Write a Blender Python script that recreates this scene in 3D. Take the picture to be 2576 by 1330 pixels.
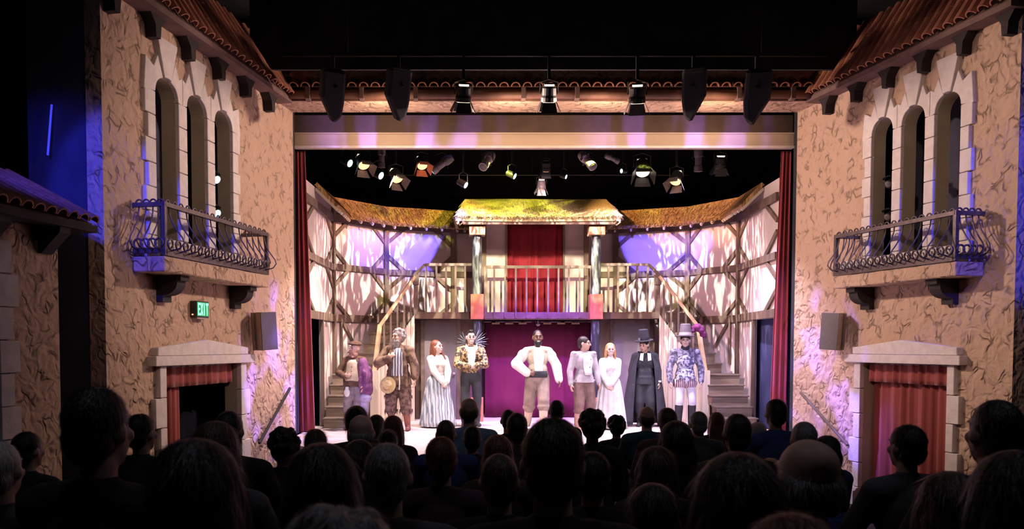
import bpy, bmesh, math, random
from mathutils import Vector, Matrix

for _o in list(bpy.data.objects):
    bpy.data.objects.remove(_o)
SC = bpy.context.scene
COL = SC.collection
RND = random.Random(11)
rad = math.radians
sin, cos, pi = math.sin, math.cos, math.pi

# ---------------------------------------------------------------- camera
F_PX, PPX, PPY, PITCH = 2100.0, 1175.0, 958.0, rad(2.4)
CAMX, CAMZ = -1.349, 1.57                      # stage floor is z = 0
cd = bpy.data.cameras.new('camera')
cd.sensor_width = 36.0
cd.lens = F_PX / 2576 * 36
cd.shift_x = (1288 - PPX) / 2576
cd.shift_y = (PPY - 665) / 2576
cd.clip_start = 0.05
cd.dof.use_dof = True
cd.dof.focus_distance = 14.5
cd.dof.aperture_fstop = 5.2
cam = bpy.data.objects.new('camera', cd)
cam.location = (CAMX, 0, CAMZ)
cam.rotation_euler = (pi / 2 - PITCH, 0, 0)
COL.objects.link(cam)
SC.camera = cam

def at(u, v, Y):
    """point at depth Y seen at photo pixel u, v (used to survey positions from the photograph)"""
    a, b = (u - PPX) / F_PX, (PPY - v) / F_PX
    dy = cos(PITCH) + b * sin(PITCH)
    dz = -sin(PITCH) + b * cos(PITCH)
    t = Y / dy
    return Vector((CAMX + t * a, Y, CAMZ + t * dz))

# ---------------------------------------------------------------- world, exposure
wd = bpy.data.worlds.new('dark_house'); SC.world = wd
wd.use_nodes = True
wd.node_tree.nodes['Background'].inputs[0].default_value = (0.25, 0.25, 0.4, 1)
wd.node_tree.nodes['Background'].inputs[1].default_value = 0.008
SC.view_settings.view_transform = 'Standard'
SC.view_settings.look = 'None'
SC.view_settings.exposure = 0.0
SC.view_settings.gamma = 1.0
SC.view_settings.use_curve_mapping = False
SC.cycles.max_bounces = 4
SC.cycles.diffuse_bounces = 2
SC.cycles.use_adaptive_sampling = True
SC.cycles.adaptive_threshold = 0.05
SC.cycles.glossy_bounces = 2
SC.cycles.transmission_bounces = 2
SC.cycles.caustics_reflective = False
SC.cycles.caustics_refractive = False
SC.cycles.sample_clamp_indirect = 4.0

# ---------------------------------------------------------------- stage lighting (theatre spots, plus a few added fills)
def spot(name, loc, aim, color, watts, angle, blend=0.4, size=0.06, gobo=None, shut=None, soft=0.004):
    """theatre spot; gobo = (kind, scale, contrast) puts a patterned slide in the lamp's gate"""
    l = bpy.data.lights.new(name, 'SPOT')
    l.color = color; l.energy = watts
    l.spot_size = rad(angle); l.spot_blend = blend; l.shadow_soft_size = size
    o = bpy.data.objects.new(name, l)
    o.location = loc
    o.rotation_euler = (Vector(aim) - Vector(loc)).to_track_quat('-Z', 'Y').to_euler()
    COL.objects.link(o)
    if gobo or shut:
        # shut = (left, right, bottom, top) framing shutters as slopes off the lamp's axis
        kind, scale, lo, hi, sx = gobo or (1, 1, 0, 1, 1)
        l.use_nodes = True
        nt = l.node_tree; N = nt.nodes; L = nt.links
        em = [n for n in N if n.type == 'EMISSION'][0]
        tc = N.new('ShaderNodeTexCoord')
        sep = N.new('ShaderNodeSeparateXYZ'); L.new(tc.outputs['Normal'], sep.inputs[0])
        dx = N.new('ShaderNodeMath'); dx.operation = 'DIVIDE'
        L.new(sep.outputs[0], dx.inputs[0]); L.new(sep.outputs[2], dx.inputs[1])
        dy = N.new('ShaderNodeMath'); dy.operation = 'DIVIDE'
        L.new(sep.outputs[1], dy.inputs[0]); L.new(sep.outputs[2], dy.inputs[1])
        cb = N.new('ShaderNodeCombineXYZ')
        mx = N.new('ShaderNodeMath'); mx.operation = 'MULTIPLY'; mx.inputs[1].default_value = sx
        L.new(dx.outputs[0], mx.inputs[0]); L.new(mx.outputs[0], cb.inputs[0]); L.new(dy.outputs[0], cb.inputs[1])
        tx = N.new('ShaderNodeTexNoise'); tx.inputs['Scale'].default_value = scale
        tx.inputs['Detail'].default_value = 1.0
        tx.inputs['Distortion'].default_value = 0.6
        L.new(cb.outputs[0], tx.inputs['Vector'])
        rp = N.new('ShaderNodeValToRGB')
        rp.color_ramp.elements[0].position = lo; rp.color_ramp.elements[1].position = hi
        rp.color_ramp.elements[0].color = (kind, kind, kind, 1)
        L.new(tx.outputs[0], rp.inputs[0])
        out = rp.outputs[0]
        if shut:
            for node, (a, b_) in ((dx, shut[:2]), (dy, shut[2:])):
                mid, half = (a + b_) / 2, (b_ - a) / 2
                # slope off axis: the lamp looks down -Z, so x / z carries the opposite sign
                ad = N.new('ShaderNodeMath'); ad.operation = 'ADD'; ad.inputs[1].default_value = mid; L.new(node.outputs[0], ad.inputs[0])
                ab = N.new('ShaderNodeMath'); ab.operation = 'ABSOLUTE'; L.new(ad.outputs[0], ab.inputs[0])
                mr = N.new('ShaderNodeMapRange'); mr.inputs[1].default_value = half - soft; mr.inputs[2].default_value = half + soft
                mr.inputs[3].default_value = 1.0; mr.inputs[4].default_value = 0.0
                L.new(ab.outputs[0], mr.inputs[0])
                mm = N.new('ShaderNodeMath'); mm.operation = 'MULTIPLY'; L.new(out, mm.inputs[0]); L.new(mr.outputs[0], mm.inputs[1])
                out = mm.outputs[0]
        L.new(out, em.inputs['Strength'])
    return o

# dim fill lights added above the audience to lift the blacks
for _x, _y in ((-2.6, 3.0), (2.6, 3.0)):
    _l = bpy.data.lights.new('audience_fill_light', 'AREA'); _l.size = 1.2; _l.energy = 15; _l.color = (0.85, 0.85, 1.0)
    _o = bpy.data.objects.new('audience_fill_light', _l); _o.location = (_x, _y, 6.9); COL.objects.link(_o)
# front-of-house lamps over the audience
FOH = 6.5
spot('house_spot_warm', (-3.2, 3.6, FOH), (-1.9, 16.2, 1.1), (1.0, 0.84, 0.72), 3200, 24, 0.5, 0.06, None, (-.6, .6, -.4, .085), .02)
spot('house_spot_centre', (0.4, 3.6, FOH), (0.2, 16.0, 1.0), (1.0, 0.82, 0.98), 3000, 24, 0.5, 0.06, None, (-.6, .6, -.4, .085), .02)
spot('house_spot_lavender', (3.4, 3.6, FOH), (2.2, 16.2, 1.1), (0.80, 0.70, 1.0), 3600, 24, 0.5, 0.06, None, (-.6, .6, -.4, .085), .02)
# overhead stage lamps
for _i, (_x, _c) in enumerate(((-2.9, (1, .80, .72)), (-1.0, (1, .78, .92)), (1.0, (.95, .75, 1)), (2.9, (.85, .72, 1)))):
    spot('stage_top_spot', (_x, 15.35, 5.0), (_x * 0.95, 15.2, 0), _c, 1150, 88, 0.6)
# gobo slides on the painted set
spot('gobo_spot', (1.6, 15.15, 4.95), (-3.7, 18.0, 3.0), (1.0, 0.93, 0.74), 3000, 48, 0.5, 0.01, (0.0, 13, 0.50, 0.60, 4.2), (-.6, .6, -.6, .15), .03)
spot('gobo_spot', (-1.4, 15.15, 4.95), (3.9, 18.0, 3.0), (1.0, 0.93, 0.78), 3000, 48, 0.5, 0.01, (0.0, 13, 0.50, 0.60, 4.2), (-.6, .6, -.6, .15), .03)
spot('gobo_spot', (-0.2, 15.15, 4.95), (-2.35, 18.9, 3.45), (0.95, 0.94, 1.0), 2000, 40, 0.3, 0.01, (0.0, 15, 0.50, 0.61, 3.4), (-.20, .20, -.26, .12), .04)
spot('gobo_spot', (0.5, 15.15, 4.95), (2.75, 18.9, 3.45), (0.95, 0.94, 1.0), 2000, 40, 0.3, 0.01, (0.0, 15, 0.50, 0.61, 3.4), (-.20, .20, -.26, .12), .04)
spot('pink_set_spot', (0.6, 15.15, 4.95), (-3.6, 17.8, 2.5), (1.0, 0.55, 0.60), 750, 60, 0.6)
spot('pink_set_spot', (-0.4, 15.15, 4.95), (3.8, 17.8, 2.5), (1.0, 0.55, 0.66), 750, 60, 0.6)
spot('blue_set_spot', (-1.0, 15.2, 5.0), (-3.0, 18.8, 3.75), (0.13, 0.09, 1.0), 3000, 40, 0.7, 0.03, None, (-.6, .6, -.14, .055), .03)
spot('blue_set_spot', (1.3, 15.2, 5.0), (3.3, 18.8, 3.75), (0.13, 0.09, 1.0), 3000, 40, 0.7, 0.03, None, (-.6, .6, -.14, .055), .03)
# shuttered profiles from the house: straw roof, balcony picture
for _x in (-0.75, 1.05):
    spot('straw_roof_spot', (_x, 16.3, 5.2), (_x * .95, 17.75, 4.42), (0.76, 0.80, 0.09), 330, 110, 0.3, 0.01, (0.35, 5, 0.40, 0.62, .8), (-.85, .85, -.46, .30), .03)
spot('straw_roof_spot', (-1.6, 15.1, 4.95), (-2.6, 18.5, 4.35), (0.70, 0.78, 0.10), 380, 40, 0.6, 0.01, (0.0, 16, 0.46, 0.6, 1.6), (-.35, .35, -.10, .08), .03)
spot('straw_roof_spot', (1.8, 15.1, 4.95), (2.9, 18.5, 4.35), (0.70, 0.78, 0.10), 380, 40, 0.6, 0.01, (0.0, 16, 0.46, 0.6, 1.6), (-.35, .35, -.10, .08), .03)
spot('thatch_amber', (0.15, 15.1, 4.95), (-3.0, 18.3, 4.35), (1.0, 0.5, 0.2), 900, 50, 0.6, 0.02, None, (-.5, .5, -.12, .10), .03)
spot('thatch_amber', (0.15, 15.1, 4.95), (3.3, 18.3, 4.35), (1.0, 0.5, 0.2), 900, 50, 0.6, 0.02, None, (-.5, .5, -.12, .10), .03)
spot('balcony_spot', (0.15, 3.4, FOH), (0.15, 18.3, 2.90), (1.0, 0.94, 0.56), 19000, 20, 0.2, 0.01, (0.35, 30, 0.35, 0.60, 1.2), (-.13, .13, -.045, .042), .003)
spot('bay_pink_fill', (0.15, 15.1, 4.9), (0.15, 18.4, 3.5), (1.0, 0.62, 0.68), 260, 50, 0.7)  # soft pink fill added to brighten the upper bay plaster
# violet wash low on the lower curtain and floor
spot('violet_spot', (0.2, 14.95, 4.9), (0.2, 18.1, 0.0), (0.34, 0.08, 1.0), 3000, 52, 0.9)
# violet streaks over the portal beams
for _x in (-2.4, 2.3):
    spot('portal_violet', (_x, 13.45, 5.30), (_x, 14.76, 5.30), (0.30, 0.16, 1.0), 190, 120, 0.5, 0.02, (0.0, 0.35, 0.47, 0.58, 9.0), (-1.35, 1.35, -.22, .24), .02)
for _x in (-2.7, -.6, .9, 2.7):
    spot('portal_warm_fill', (_x, 13.6, 5.12), (_x, 14.5, 5.42), (1.0, 0.66, 0.44), 55, 140, 0.8, 0.1)  # added fill without fixtures, standing in for fresnel spill on the beams
# warm bar lamps washing the two stucco side walls
spot('bar_wash', (1.6, 13.55, 5.2), (-5.0, 11.9, 3.1), (1.0, 0.71, 0.58), 1120, 90, 0.7, 0.14, None, (-.30, 1.2, -.42, 1.2), .12)
spot('bar_wash', (-1.6, 13.55, 5.2), (5.0, 11.9, 3.1), (1.0, 0.71, 0.58), 1120, 90, 0.7, 0.14, None, (-1.2, .36, -.42, 1.2), .12)
# softer house lamps that reach the window reveals
spot('house_wash', (3.4, 5.2, 6.6), (-5.0, 11.8, 3.0), (1.0, 0.70, 0.60), 760, 32, 0.7, 0.25)
spot('house_wash', (-3.4, 5.2, 6.6), (5.0, 11.8, 3.0), (1.0, 0.70, 0.60), 900, 34, 0.7, 0.25)
# violet breakup on the wall ends beside the stage
spot('violet_breakup', (1.0, 13.4, 5.4), (-4.55, 13.9, 0.9), (0.20, 0.13, 1.0), 7000, 27, 0.6, 0.01, (0.05, 11, 0.46, 0.62, 1.0))
spot('violet_breakup', (-1.0, 13.4, 5.4), (4.55, 13.9, 0.9), (0.20, 0.13, 1.0), 7000, 25, 0.6, 0.01, (0.05, 11, 0.46, 0.62, 1.0))
# blue lamps behind the house walls that graze the gaps and the balcony ends
spot('blue_edge_spot', (-6.3, 2.2, 6.6), (-5.2, 9.8, 3.1), (0.04, 0.05, 1.0), 2800, 14, 0.4)
spot('blue_edge_spot', (6.3, 2.2, 6.6), (5.2, 10.3, 3.2), (0.04, 0.05, 1.0), 2800, 15, 0.4)
spot('blue_passage_spot', (-6.6, 4.0, 6.4), (-6.1, 9.6, 3.0), (0.05, 0.05, 1.0), 900, 26, 0.9)
spot('blue_passage_spot', (6.4, 4.0, 6.6), (6.9, 11.4, 3.4), (0.05, 0.05, 1.0), 500, 40, 0.8)

# ================================================================ helpers
MATS = {}
def pmat(name, c1, c2=None, scale=6.0, rough=0.7, bump=0.0, metal=0.0, stretch=(1, 1, 1), detail=4.0, lo=0.35, hi=0.65, emit=None, estr=0.0, alpha=None, bscale=None, sheen=0.0, coord='Object'):
    m = bpy.data.materials.new(name); m.use_nodes = True
    nt = m.node_tree; N, L = nt.nodes, nt.links
    b = N['Principled BSDF']
    b.inputs['Roughness'].default_value = rough
    b.inputs['Metallic'].default_value = metal
    if sheen: b.inputs['Sheen Weight'].default_value = sheen
    tc = N.new('ShaderNodeTexCoord'); mp = N.new('ShaderNodeMapping')
    mp.inputs['Scale'].default_value = stretch
    L.new(tc.outputs[coord], mp.inputs[0])
    nz = N.new('ShaderNodeTexNoise'); nz.inputs['Scale'].default_value = scale; nz.inputs['Detail'].default_value = detail
    L.new(mp.outputs[0], nz.inputs['Vector'])
    rp = N.new('ShaderNodeValToRGB')
    c2 = c2 or tuple(x * 0.8 for x in c1)
    rp.color_ramp.elements[0].position = lo; rp.color_ramp.elements[1].position = hi
    rp.color_ramp.elements[0].color = (*c1, 1); rp.color_ramp.elements[1].color = (*c2, 1)
    L.new(nz.outputs[0], rp.inputs[0]); L.new(rp.outputs[0], b.inputs['Base Color'])
    if bump:
        src = nz.outputs[0]
        if bscale:
            n2 = N.new('ShaderNodeTexNoise'); n2.inputs['Scale'].default_value = bscale; n2.inputs['Detail'].default_value = 3
            L.new(mp.outputs[0], n2.inputs['Vector']); src = n2.outputs[0]
        bp = N.new('ShaderNodeBump'); bp.inputs['Strength'].default_value = bump; bp.inputs['Distance'].default_value = 0.02
        L.new(src, bp.inputs['Height']); L.new(bp.outputs[0], b.inputs['Normal'])
    if emit:
        b.inputs['Emission Color'].default_value = (*emit, 1); b.inputs['Emission Strength'].default_value = estr
    MATS[name] = m
    return m

def stripe_mat(name, ca, cb, scale, axis='X', rough=0.8, sharp=0.1, dist=0.0):
    m = bpy.data.materials.new(name); m.use_nodes = True
    nt = m.node_tree; N, L = nt.nodes, nt.links
    b = N['Principled BSDF']; b.inputs['Roughness'].default_value = rough
    tc = N.new('ShaderNodeTexCoord')
    w = N.new('ShaderNodeTexWave'); w.bands_direction = axis; w.inputs['Scale'].default_value = scale; w.inputs['Distortion'].default_value = dist
    L.new(tc.outputs['Object'], w.inputs['Vector'])
    rp = N.new('ShaderNodeValToRGB'); rp.color_ramp.elements[0].position = 0.5 - sharp; rp.color_ramp.elements[1].position = 0.5 + sharp
    rp.color_ramp.elements[0].color = (*ca, 1); rp.color_ramp.elements[1].color = (*cb, 1)
    L.new(w.outputs[0], rp.inputs[0]); L.new(rp.outputs[0], b.inputs['Base Color'])
    MATS[name] = m
    return m

def emat(name, color, strength):
    m = bpy.data.materials.new(name); m.use_nodes = True
    N, L = m.node_tree.nodes, m.node_tree.links
    b = N['Principled BSDF']
    b.inputs['Base Color'].default_value = (*color, 1)
    b.inputs['Emission Color'].default_value = (*color, 1); b.inputs['Emission Strength'].default_value = strength
    MATS[name] = m
    return m

def stucco_mat(name, c1, c2, c_shade):
    """trowelled plaster: soft lumps, with short curved trowel grooves where the strokes overlap"""
    m = bpy.data.materials.new(name); m.use_nodes = True
    N, L = m.node_tree.nodes, m.node_tree.links
    b = N['Principled BSDF']; b.inputs['Roughness'].default_value = 0.9
    tc = N.new('ShaderNodeTexCoord')
    def noise(sc, det, vec=None):
        n = N.new('ShaderNodeTexNoise'); n.inputs['Scale'].default_value = sc; n.inputs['Detail'].default_value = det
        L.new(vec or tc.outputs['Object'], n.inputs['Vector']); return n
    def mth(op, a, b_=None, c=None):
        n = N.new('ShaderNodeMath'); n.operation = op
        for i, x in enumerate((a, b_, c)):
            if x is None: continue
            if isinstance(x, (int, float)): n.inputs[i].default_value = x
            else: L.new(x, n.inputs[i])
        return n.outputs[0]
    wob = noise(4.2, 1.2)
    off = N.new('ShaderNodeVectorMath'); off.operation = 'MULTIPLY_ADD'
    off.inputs[1].default_value = (0.42, 0.42, 0.42); L.new(wob.outputs['Color'], off.inputs[0]); L.new(tc.outputs['Object'], off.inputs[2])
    vo = N.new('ShaderNodeTexVoronoi'); vo.feature = 'DISTANCE_TO_EDGE'; vo.inputs['Scale'].default_value = 5.6; L.new(off.outputs[0], vo.inputs['Vector'])
    lump = noise(6.5, 1.0, off.outputs[0])
    big, fine, msk = noise(0.9, 3), noise(26, 2), noise(5.2, 1)
    groove = N.new('ShaderNodeMapRange'); groove.inputs[1].default_value = 0.0; groove.inputs[2].default_value = 0.13; groove.inputs[3].default_value = 1.0; groove.inputs[4].default_value = 0.0
    L.new(vo.outputs['Distance'], groove.inputs[0])
    mk = N.new('ShaderNodeMapRange'); mk.inputs[1].default_value = 0.50; mk.inputs[2].default_value = 0.62; L.new(msk.outputs[0], mk.inputs[0])
    g = mth('MULTIPLY', groove.outputs[0], mk.outputs[0])
    base = N.new('ShaderNodeMix'); base.data_type = 'RGBA'
    base.inputs[6].default_value = (*c1, 1); base.inputs[7].default_value = (*c2, 1); L.new(big.outputs[0], base.inputs[0])
    mixd = N.new('ShaderNodeMix'); mixd.data_type = 'RGBA'; mixd.inputs[7].default_value = (*c_shade, 1)  # shade of the grooves painted in as a darker base colour
    L.new(mth('MULTIPLY', g, 0.60), mixd.inputs[0]); L.new(base.outputs[2], mixd.inputs[6]); L.new(mixd.outputs[2], b.inputs['Base Color'])
    h = mth('MULTIPLY_ADD', g, -0.55, mth('MULTIPLY_ADD', fine.outputs[0], 0.16, mth('MULTIPLY', lump.outputs[0], 1.3)))
    bp = N.new('ShaderNodeBump'); bp.inputs['Strength'].default_value = 0.75; bp.inputs['Distance'].default_value = 0.06
    L.new(h, bp.inputs['Height']); L.new(bp.outputs[0], b.inputs['Normal'])
    MATS[name] = m
    return m

class MB:
    """collects shapes for one mesh"""
    def __init__(s): s.v = []; s.f = []
    def add(s, vs, fs, M=None):
        n = len(s.v)
        s.v += [tuple(M @ Vector(p)) for p in vs] if M is not None else [tuple(p) for p in vs]
        s.f += [tuple(i + n for i in f) for f in fs]
        return s
    def box(s, x0, x1, y0, y1, z0, z1, M=None):
        vs = [(x, y, z) for z in (z0, z1) for y in (y0, y1) for x in (x0, x1)]
        return s.add(vs, [(0, 2, 3, 1), (4, 5, 7, 6), (0, 1, 5, 4), (2, 6, 7, 3), (0, 4, 6, 2), (1, 3, 7, 5)], M)
    def prism(s, pts, d0, d1, plane='xz', M=None):
        n = len(pts)
        def P(p, d):
            return (p[0], d, p[1]) if plane == 'xz' else ((d, p[0], p[1]) if plane == 'yz' else (p[0], p[1], d))
        vs = [P(p, d0) for p in pts] + [P(p, d1) for p in pts]
        fs = [tuple(range(n)), tuple(range(2 * n - 1, n - 1, -1))] + [(i, (i + 1) % n, n + (i + 1) % n, n + i) for i in range(n)]
        return s.add(vs, fs, M)
    def beam(s, p0, p1, w, d, up=(0, 0, 1)):
        """rectangular bar from p0 to p1: w across, d along 'up' direction"""
        p0, p1 = Vector(p0), Vector(p1)
        t = (p1 - p0).normalized(); upv = Vector(up)
        a = t.cross(upv)
        if a.length < 1e-4: a = t.cross(Vector((0, 1, 0)))
        a.normalize(); b = a.cross(t).normalized()
        vs = []
        for p in (p0, p1):
            for i, j in ((-1, -1), (1, -1), (1, 1), (-1, 1)):
                vs.append(p + a * (i * w / 2) + b * (j * d / 2))
        return s.add(vs, [(0, 1, 2, 3), (7, 6, 5, 4)] + [(i, (i + 1) % 4 + 0, 4 + (i + 1) % 4, 4 + i) for i in range(4)])
    def tube(s, path, r, n=8, closed=False):
        path = [Vector(p) for p in path]
        m = len(path); rings = []
        rr = r if isinstance(r, (list, tuple)) else [r] * m
        prev = None
        for i, p in enumerate(path):
            if closed: t = path[(i + 1) % m] - path[i - 1]
            else: t = path[min(i + 1, m - 1)] - path[max(i - 1, 0)]
            t.normalize()
            if prev is None:
                a = t.cross(Vector((0, 0, 1)))
                if a.length < 0.05: a = t.cross(Vector((1, 0, 0)))
            else:
                a = prev - t * prev.dot(t)
            a.normalize(); prev = a; b = t.cross(a)
            rings.append([p + a * (rr[i] * cos(2 * pi * k / n)) + b * (rr[i] * sin(2 * pi * k / n)) for k in range(n)])
        vs = [q for rg in rings for q in rg]; fs = []
        for i in range(m if closed else m - 1):
            j = (i + 1) % m
            for k in range(n):
                fs.append((i * n + k, i * n + (k + 1) % n, j * n + (k + 1) % n, j * n + k))
        if not closed: fs += [tuple(range(n - 1, -1, -1)), tuple((m - 1) * n + k for k in range(n))]
        return s.add(vs, fs)
    def lathe(s, prof, n=16, M=None, caps=True):
        vs = [(r * cos(2 * pi * k / n), r * sin(2 * pi * k / n), z) for r, z in prof for k in range(n)]
        fs = [(i * n + k, i * n + (k + 1) % n, (i + 1) * n + (k + 1) % n, (i + 1) * n + k) for i in range(len(prof) - 1) for k in range(n)]
        if caps: fs += [tuple(range(n - 1, -1, -1)), tuple((len(prof) - 1) * n + k for k in range(n))]
        return s.add(vs, fs, M)
    def ell(s, c, r, M=None, n=14, m=9):
        c = Vector(c); vs = [c + Vector((0, 0, -r[2]))]; fs = []
        for i in range(1, m):
            a = -pi / 2 + pi * i / m
            for k in range(n):
                t = 2 * pi * k / n
                vs.append(c + Vector((r[0] * cos(a) * cos(t), r[1] * cos(a) * sin(t), r[2] * sin(a))))
        vs.append(c + Vector((0, 0, r[2])))
        for k in range(n):
            fs.append((0, 1 + (k + 1) % n, 1 + k))
            for i in range(m - 2):
                a, b = 1 + i * n, 1 + (i + 1) * n
                fs.append((a + k, a + (k + 1) % n, b + (k + 1) % n, b + k))
            a = 1 + (m - 2) * n
            fs.append((a + k, a + (k + 1) % n, len(vs) - 1))
        return s.add(vs, fs, M)
    def cap(s, p0, p1, r0, r1, n=12):
        """tapered capsule"""
        p0, p1 = Vector(p0), Vector(p1); d = p1 - p0; L = d.length
        q = d.to_track_quat('Z', 'Y').to_matrix().to_4x4() if L > 1e-6 else Matrix.Identity(4)
        M = Matrix.Translation(p0) @ q
        prof = []
        for i in range(1, 4): a = -pi / 2 + pi / 2 * i / 3; prof.append((r0 * cos(a), r0 * sin(a)))
        for i in range(0, 3): a = pi / 2 * i / 3; prof.append((r1 * cos(a), L + r1 * sin(a)))
        return s.lathe([(0.15 * r0, -r0 * .99)] + prof + [(0.15 * r1, L + r1 * .99)], n, M)
    def sheet(s, rows, closed=False):
        n = len(rows[0]); base = len(s.v)
        s.v += [tuple(p) for r in rows for p in r]
        for i in range(len(rows) - 1):
            for k in range(n if closed else n - 1):
                k2 = (k + 1) % n
                s.f.append((base + i * n + k, base + i * n + k2, base + (i + 1) * n + k2, base + (i + 1) * n + k))
        return s
    def mesh(s, name):
        me = bpy.data.meshes.new(name)
        me.from_pydata(s.v, [], s.f)
        bm = bmesh.new(); bm.from_mesh(me)
        bmesh.ops.recalc_face_normals(bm, faces=bm.faces)
        bm.to_mesh(me); bm.free()
        return me
    def obj(s, name, mat, parent=None, smooth=False, bevel=0, solid=0, kind=None):
        me = s.mesh(name)
        return put(name, me, mat, parent, smooth, bevel, solid, kind)

def put(name, me, mat, parent=None, smooth=False, bevel=0, solid=0, kind=None):
    if mat is not None:
        me.materials.clear(); me.materials.append(MATS[mat] if isinstance(mat, str) else mat)
    if smooth:
        me.polygons.foreach_set('use_smooth', [True] * len(me.polygons))
    o = bpy.data.objects.new(name, me); COL.objects.link(o)
    if parent is not None: o.parent = parent
    if solid:
        md = o.modifiers.new('solid', 'SOLIDIFY'); md.thickness = solid; md.offset = 0
    if bevel:
        md = o.modifiers.new('bevel', 'BEVEL'); md.width = bevel; md.segments = 1; md.limit_method = 'ANGLE'
    if kind: o['kind'] = kind
    return o

def root(name, label, cat, loc=(0, 0, 0), rotz=0.0, group=None):
    o = bpy.data.objects.new(name, None); COL.objects.link(o)
    o.location = loc; o.rotation_euler = (0, 0, rotz); o.empty_display_size = 0.1
    return tag(o, label, cat, group)

def tag(o, label, cat, group=None):
    o['label'] = label; o['category'] = cat
    if group: o['group'] = group
    return o

def copy_part(o, parent, loc=None, rot=None, scale=None):
    c = o.copy(); COL.objects.link(c); c.parent = parent
    if loc is not None: c.location = loc
    if rot is not None: c.rotation_euler = rot
    if scale is not None: c.scale = scale
    return c

def structure(o): o['kind'] = 'structure'; return o

def bake(me_obj):
    """apply an object's modifiers, returning the finished mesh"""
    dg = bpy.context.evaluated_depsgraph_get()
    me = bpy.data.meshes.new_from_object(me_obj.evaluated_get(dg), depsgraph=dg)
    return me

def blob(name, mb, mat, parent, voxel=0.012, smooth=4, dec=None):
    """overlapping volumes fused into one continuous skin"""
    me = mb.mesh('tmp'); o = bpy.data.objects.new('tmp', me); COL.objects.link(o)
    r = o.modifiers.new('r', 'REMESH'); r.mode = 'VOXEL'; r.voxel_size = voxel; r.use_smooth_shade = True
    if smooth:
        sm = o.modifiers.new('s', 'SMOOTH'); sm.factor = 0.5; sm.iterations = smooth
    if dec:
        d = o.modifiers.new('d', 'DECIMATE'); d.ratio = dec
    new = bake(o)
    bpy.data.objects.remove(o); bpy.data.meshes.remove(me)
    new.name = name
    return put(name, new, mat, parent, smooth=True)

# ================================================================ materials
stucco_mat('stucco', (0.54, 0.37, 0.26), (0.64, 0.45, 0.33), (0.16, 0.10, 0.06))
pmat('stone', (0.84, 0.77, 0.74), (0.74, 0.66, 0.63), 9, 0.85, 0.25, bscale=40)
pmat('reveal', (0.54, 0.46, 0.33), (0.45, 0.38, 0.27), 3, 0.9, 0.2, bscale=25)
pmat('tile', (0.42, 0.17, 0.10), (0.30, 0.11, 0.07), 7, 0.75, 0.2)
pmat('dark_wood', (0.026, 0.018, 0.016), (0.018, 0.012, 0.011), 8, 0.75, 0.2)
pmat('eave_board', (0.20, 0.12, 0.10), (0.15, 0.09, 0.075), 5, 0.8, 0.15)
pmat('gutter', (0.24, 0.12, 0.085), (0.17, 0.085, 0.06), 6, 0.6, 0.1)
pmat('iron', (0.16, 0.12, 0.12), (0.10, 0.08, 0.08), 12, 0.45, 0.1, metal=0.5)
pmat('black', (0.034, 0.034, 0.040), (0.024, 0.024, 0.030), 5, 0.95)
pmat('black_cloth', (0.028, 0.028, 0.032), (0.018, 0.018, 0.022), 3, 1.0, 0.1)
pmat('blue_dark', (0.07, 0.07, 0.11), (0.05, 0.05, 0.08), 2, 0.95)
pmat('wing_blue', (0.05, 0.06, 0.17), (0.035, 0.04, 0.13), 2, 0.95)
pmat('red_velvet', (0.36, 0.035, 0.045), (0.25, 0.02, 0.03), 4, 0.85, 0.1, stretch=(1, 1, .2), sheen=0.3)
pmat('rose_velvet', (0.40, 0.09, 0.075), (0.27, 0.05, 0.045), 4, 0.9, 0.1, stretch=(1, 1, .15), sheen=0.3)
pmat('crimson', (0.30, 0.011, 0.026), (0.21, 0.007, 0.018), 3, 0.85, 0.05, stretch=(1, 1, .2))
pmat('magenta', (0.135, 0.006, 0.045), (0.11, 0.005, 0.036), 3, 0.9, 0.03)
pmat('plaster', (0.70, 0.60, 0.58), (0.62, 0.50, 0.49), 2.2, 0.9, 0.12, bscale=18)
pmat('timber', (0.20, 0.135, 0.095), (0.12, 0.08, 0.06), 5, 0.8, 0.3, stretch=(1, 1, .3))
pmat('rail_wood', (0.21, 0.155, 0.12), (0.14, 0.10, 0.078), 6, 0.7, 0.2)
pmat('light_wood', (0.60, 0.44, 0.26), (0.46, 0.32, 0.18), 6, 0.6, 0.2)
pmat('step_wood', (0.27, 0.20, 0.15), (0.19, 0.135, 0.10), 5, 0.7, 0.2, stretch=(.3, 1, 3))
pmat('pale_board', (0.62, 0.53, 0.42), (0.50, 0.42, 0.33), 5, 0.8, 0.2, stretch=(3, 3, .3))
pmat('straw', (0.62, 0.40, 0.17), (0.24, 0.125, 0.045), 11, 0.9, 0.5, stretch=(3, 3, .35), lo=.40, hi=.60)
pmat('straw_pale', (0.74, 0.62, 0.30), (0.42, 0.33, 0.13), 11, 0.9, 0.5, stretch=(3, 3, .35), lo=.38, hi=.62)
pmat('straw_end', (0.62, 0.50, 0.30), (0.40, 0.28, 0.13), 16, 0.8, 0.5)
pmat('terracotta', (0.52, 0.17, 0.10), (0.44, 0.135, 0.08), 12, 0.85, 0.2)
pmat('portal_dark', (0.10, 0.065, 0.055), (0.075, 0.05, 0.042), 4, 0.8)
pmat('capital_wood', (0.50, 0.31, 0.16), (0.38, 0.22, 0.11), 4, 0.7, 0.1)
pmat('capital_red', (0.30, 0.06, 0.04), (0.22, 0.045, 0.03), 6, 0.7)
pmat('marble', (0.03, 0.03, 0.034), (0.34, 0.42, 0.42), 3.0, 0.4, 0.0, stretch=(2.4, 2.4, .6), detail=6, lo=0.53, hi=0.70)
pmat('door_paint', (0.22, 0.19, 0.20), (0.185, 0.16, 0.165), 3, 0.7, 0.05)
pmat('stage_paint', (0.70, 0.58, 0.56), (0.58, 0.46, 0.45), 3.5, 0.55, 0.05)
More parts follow.
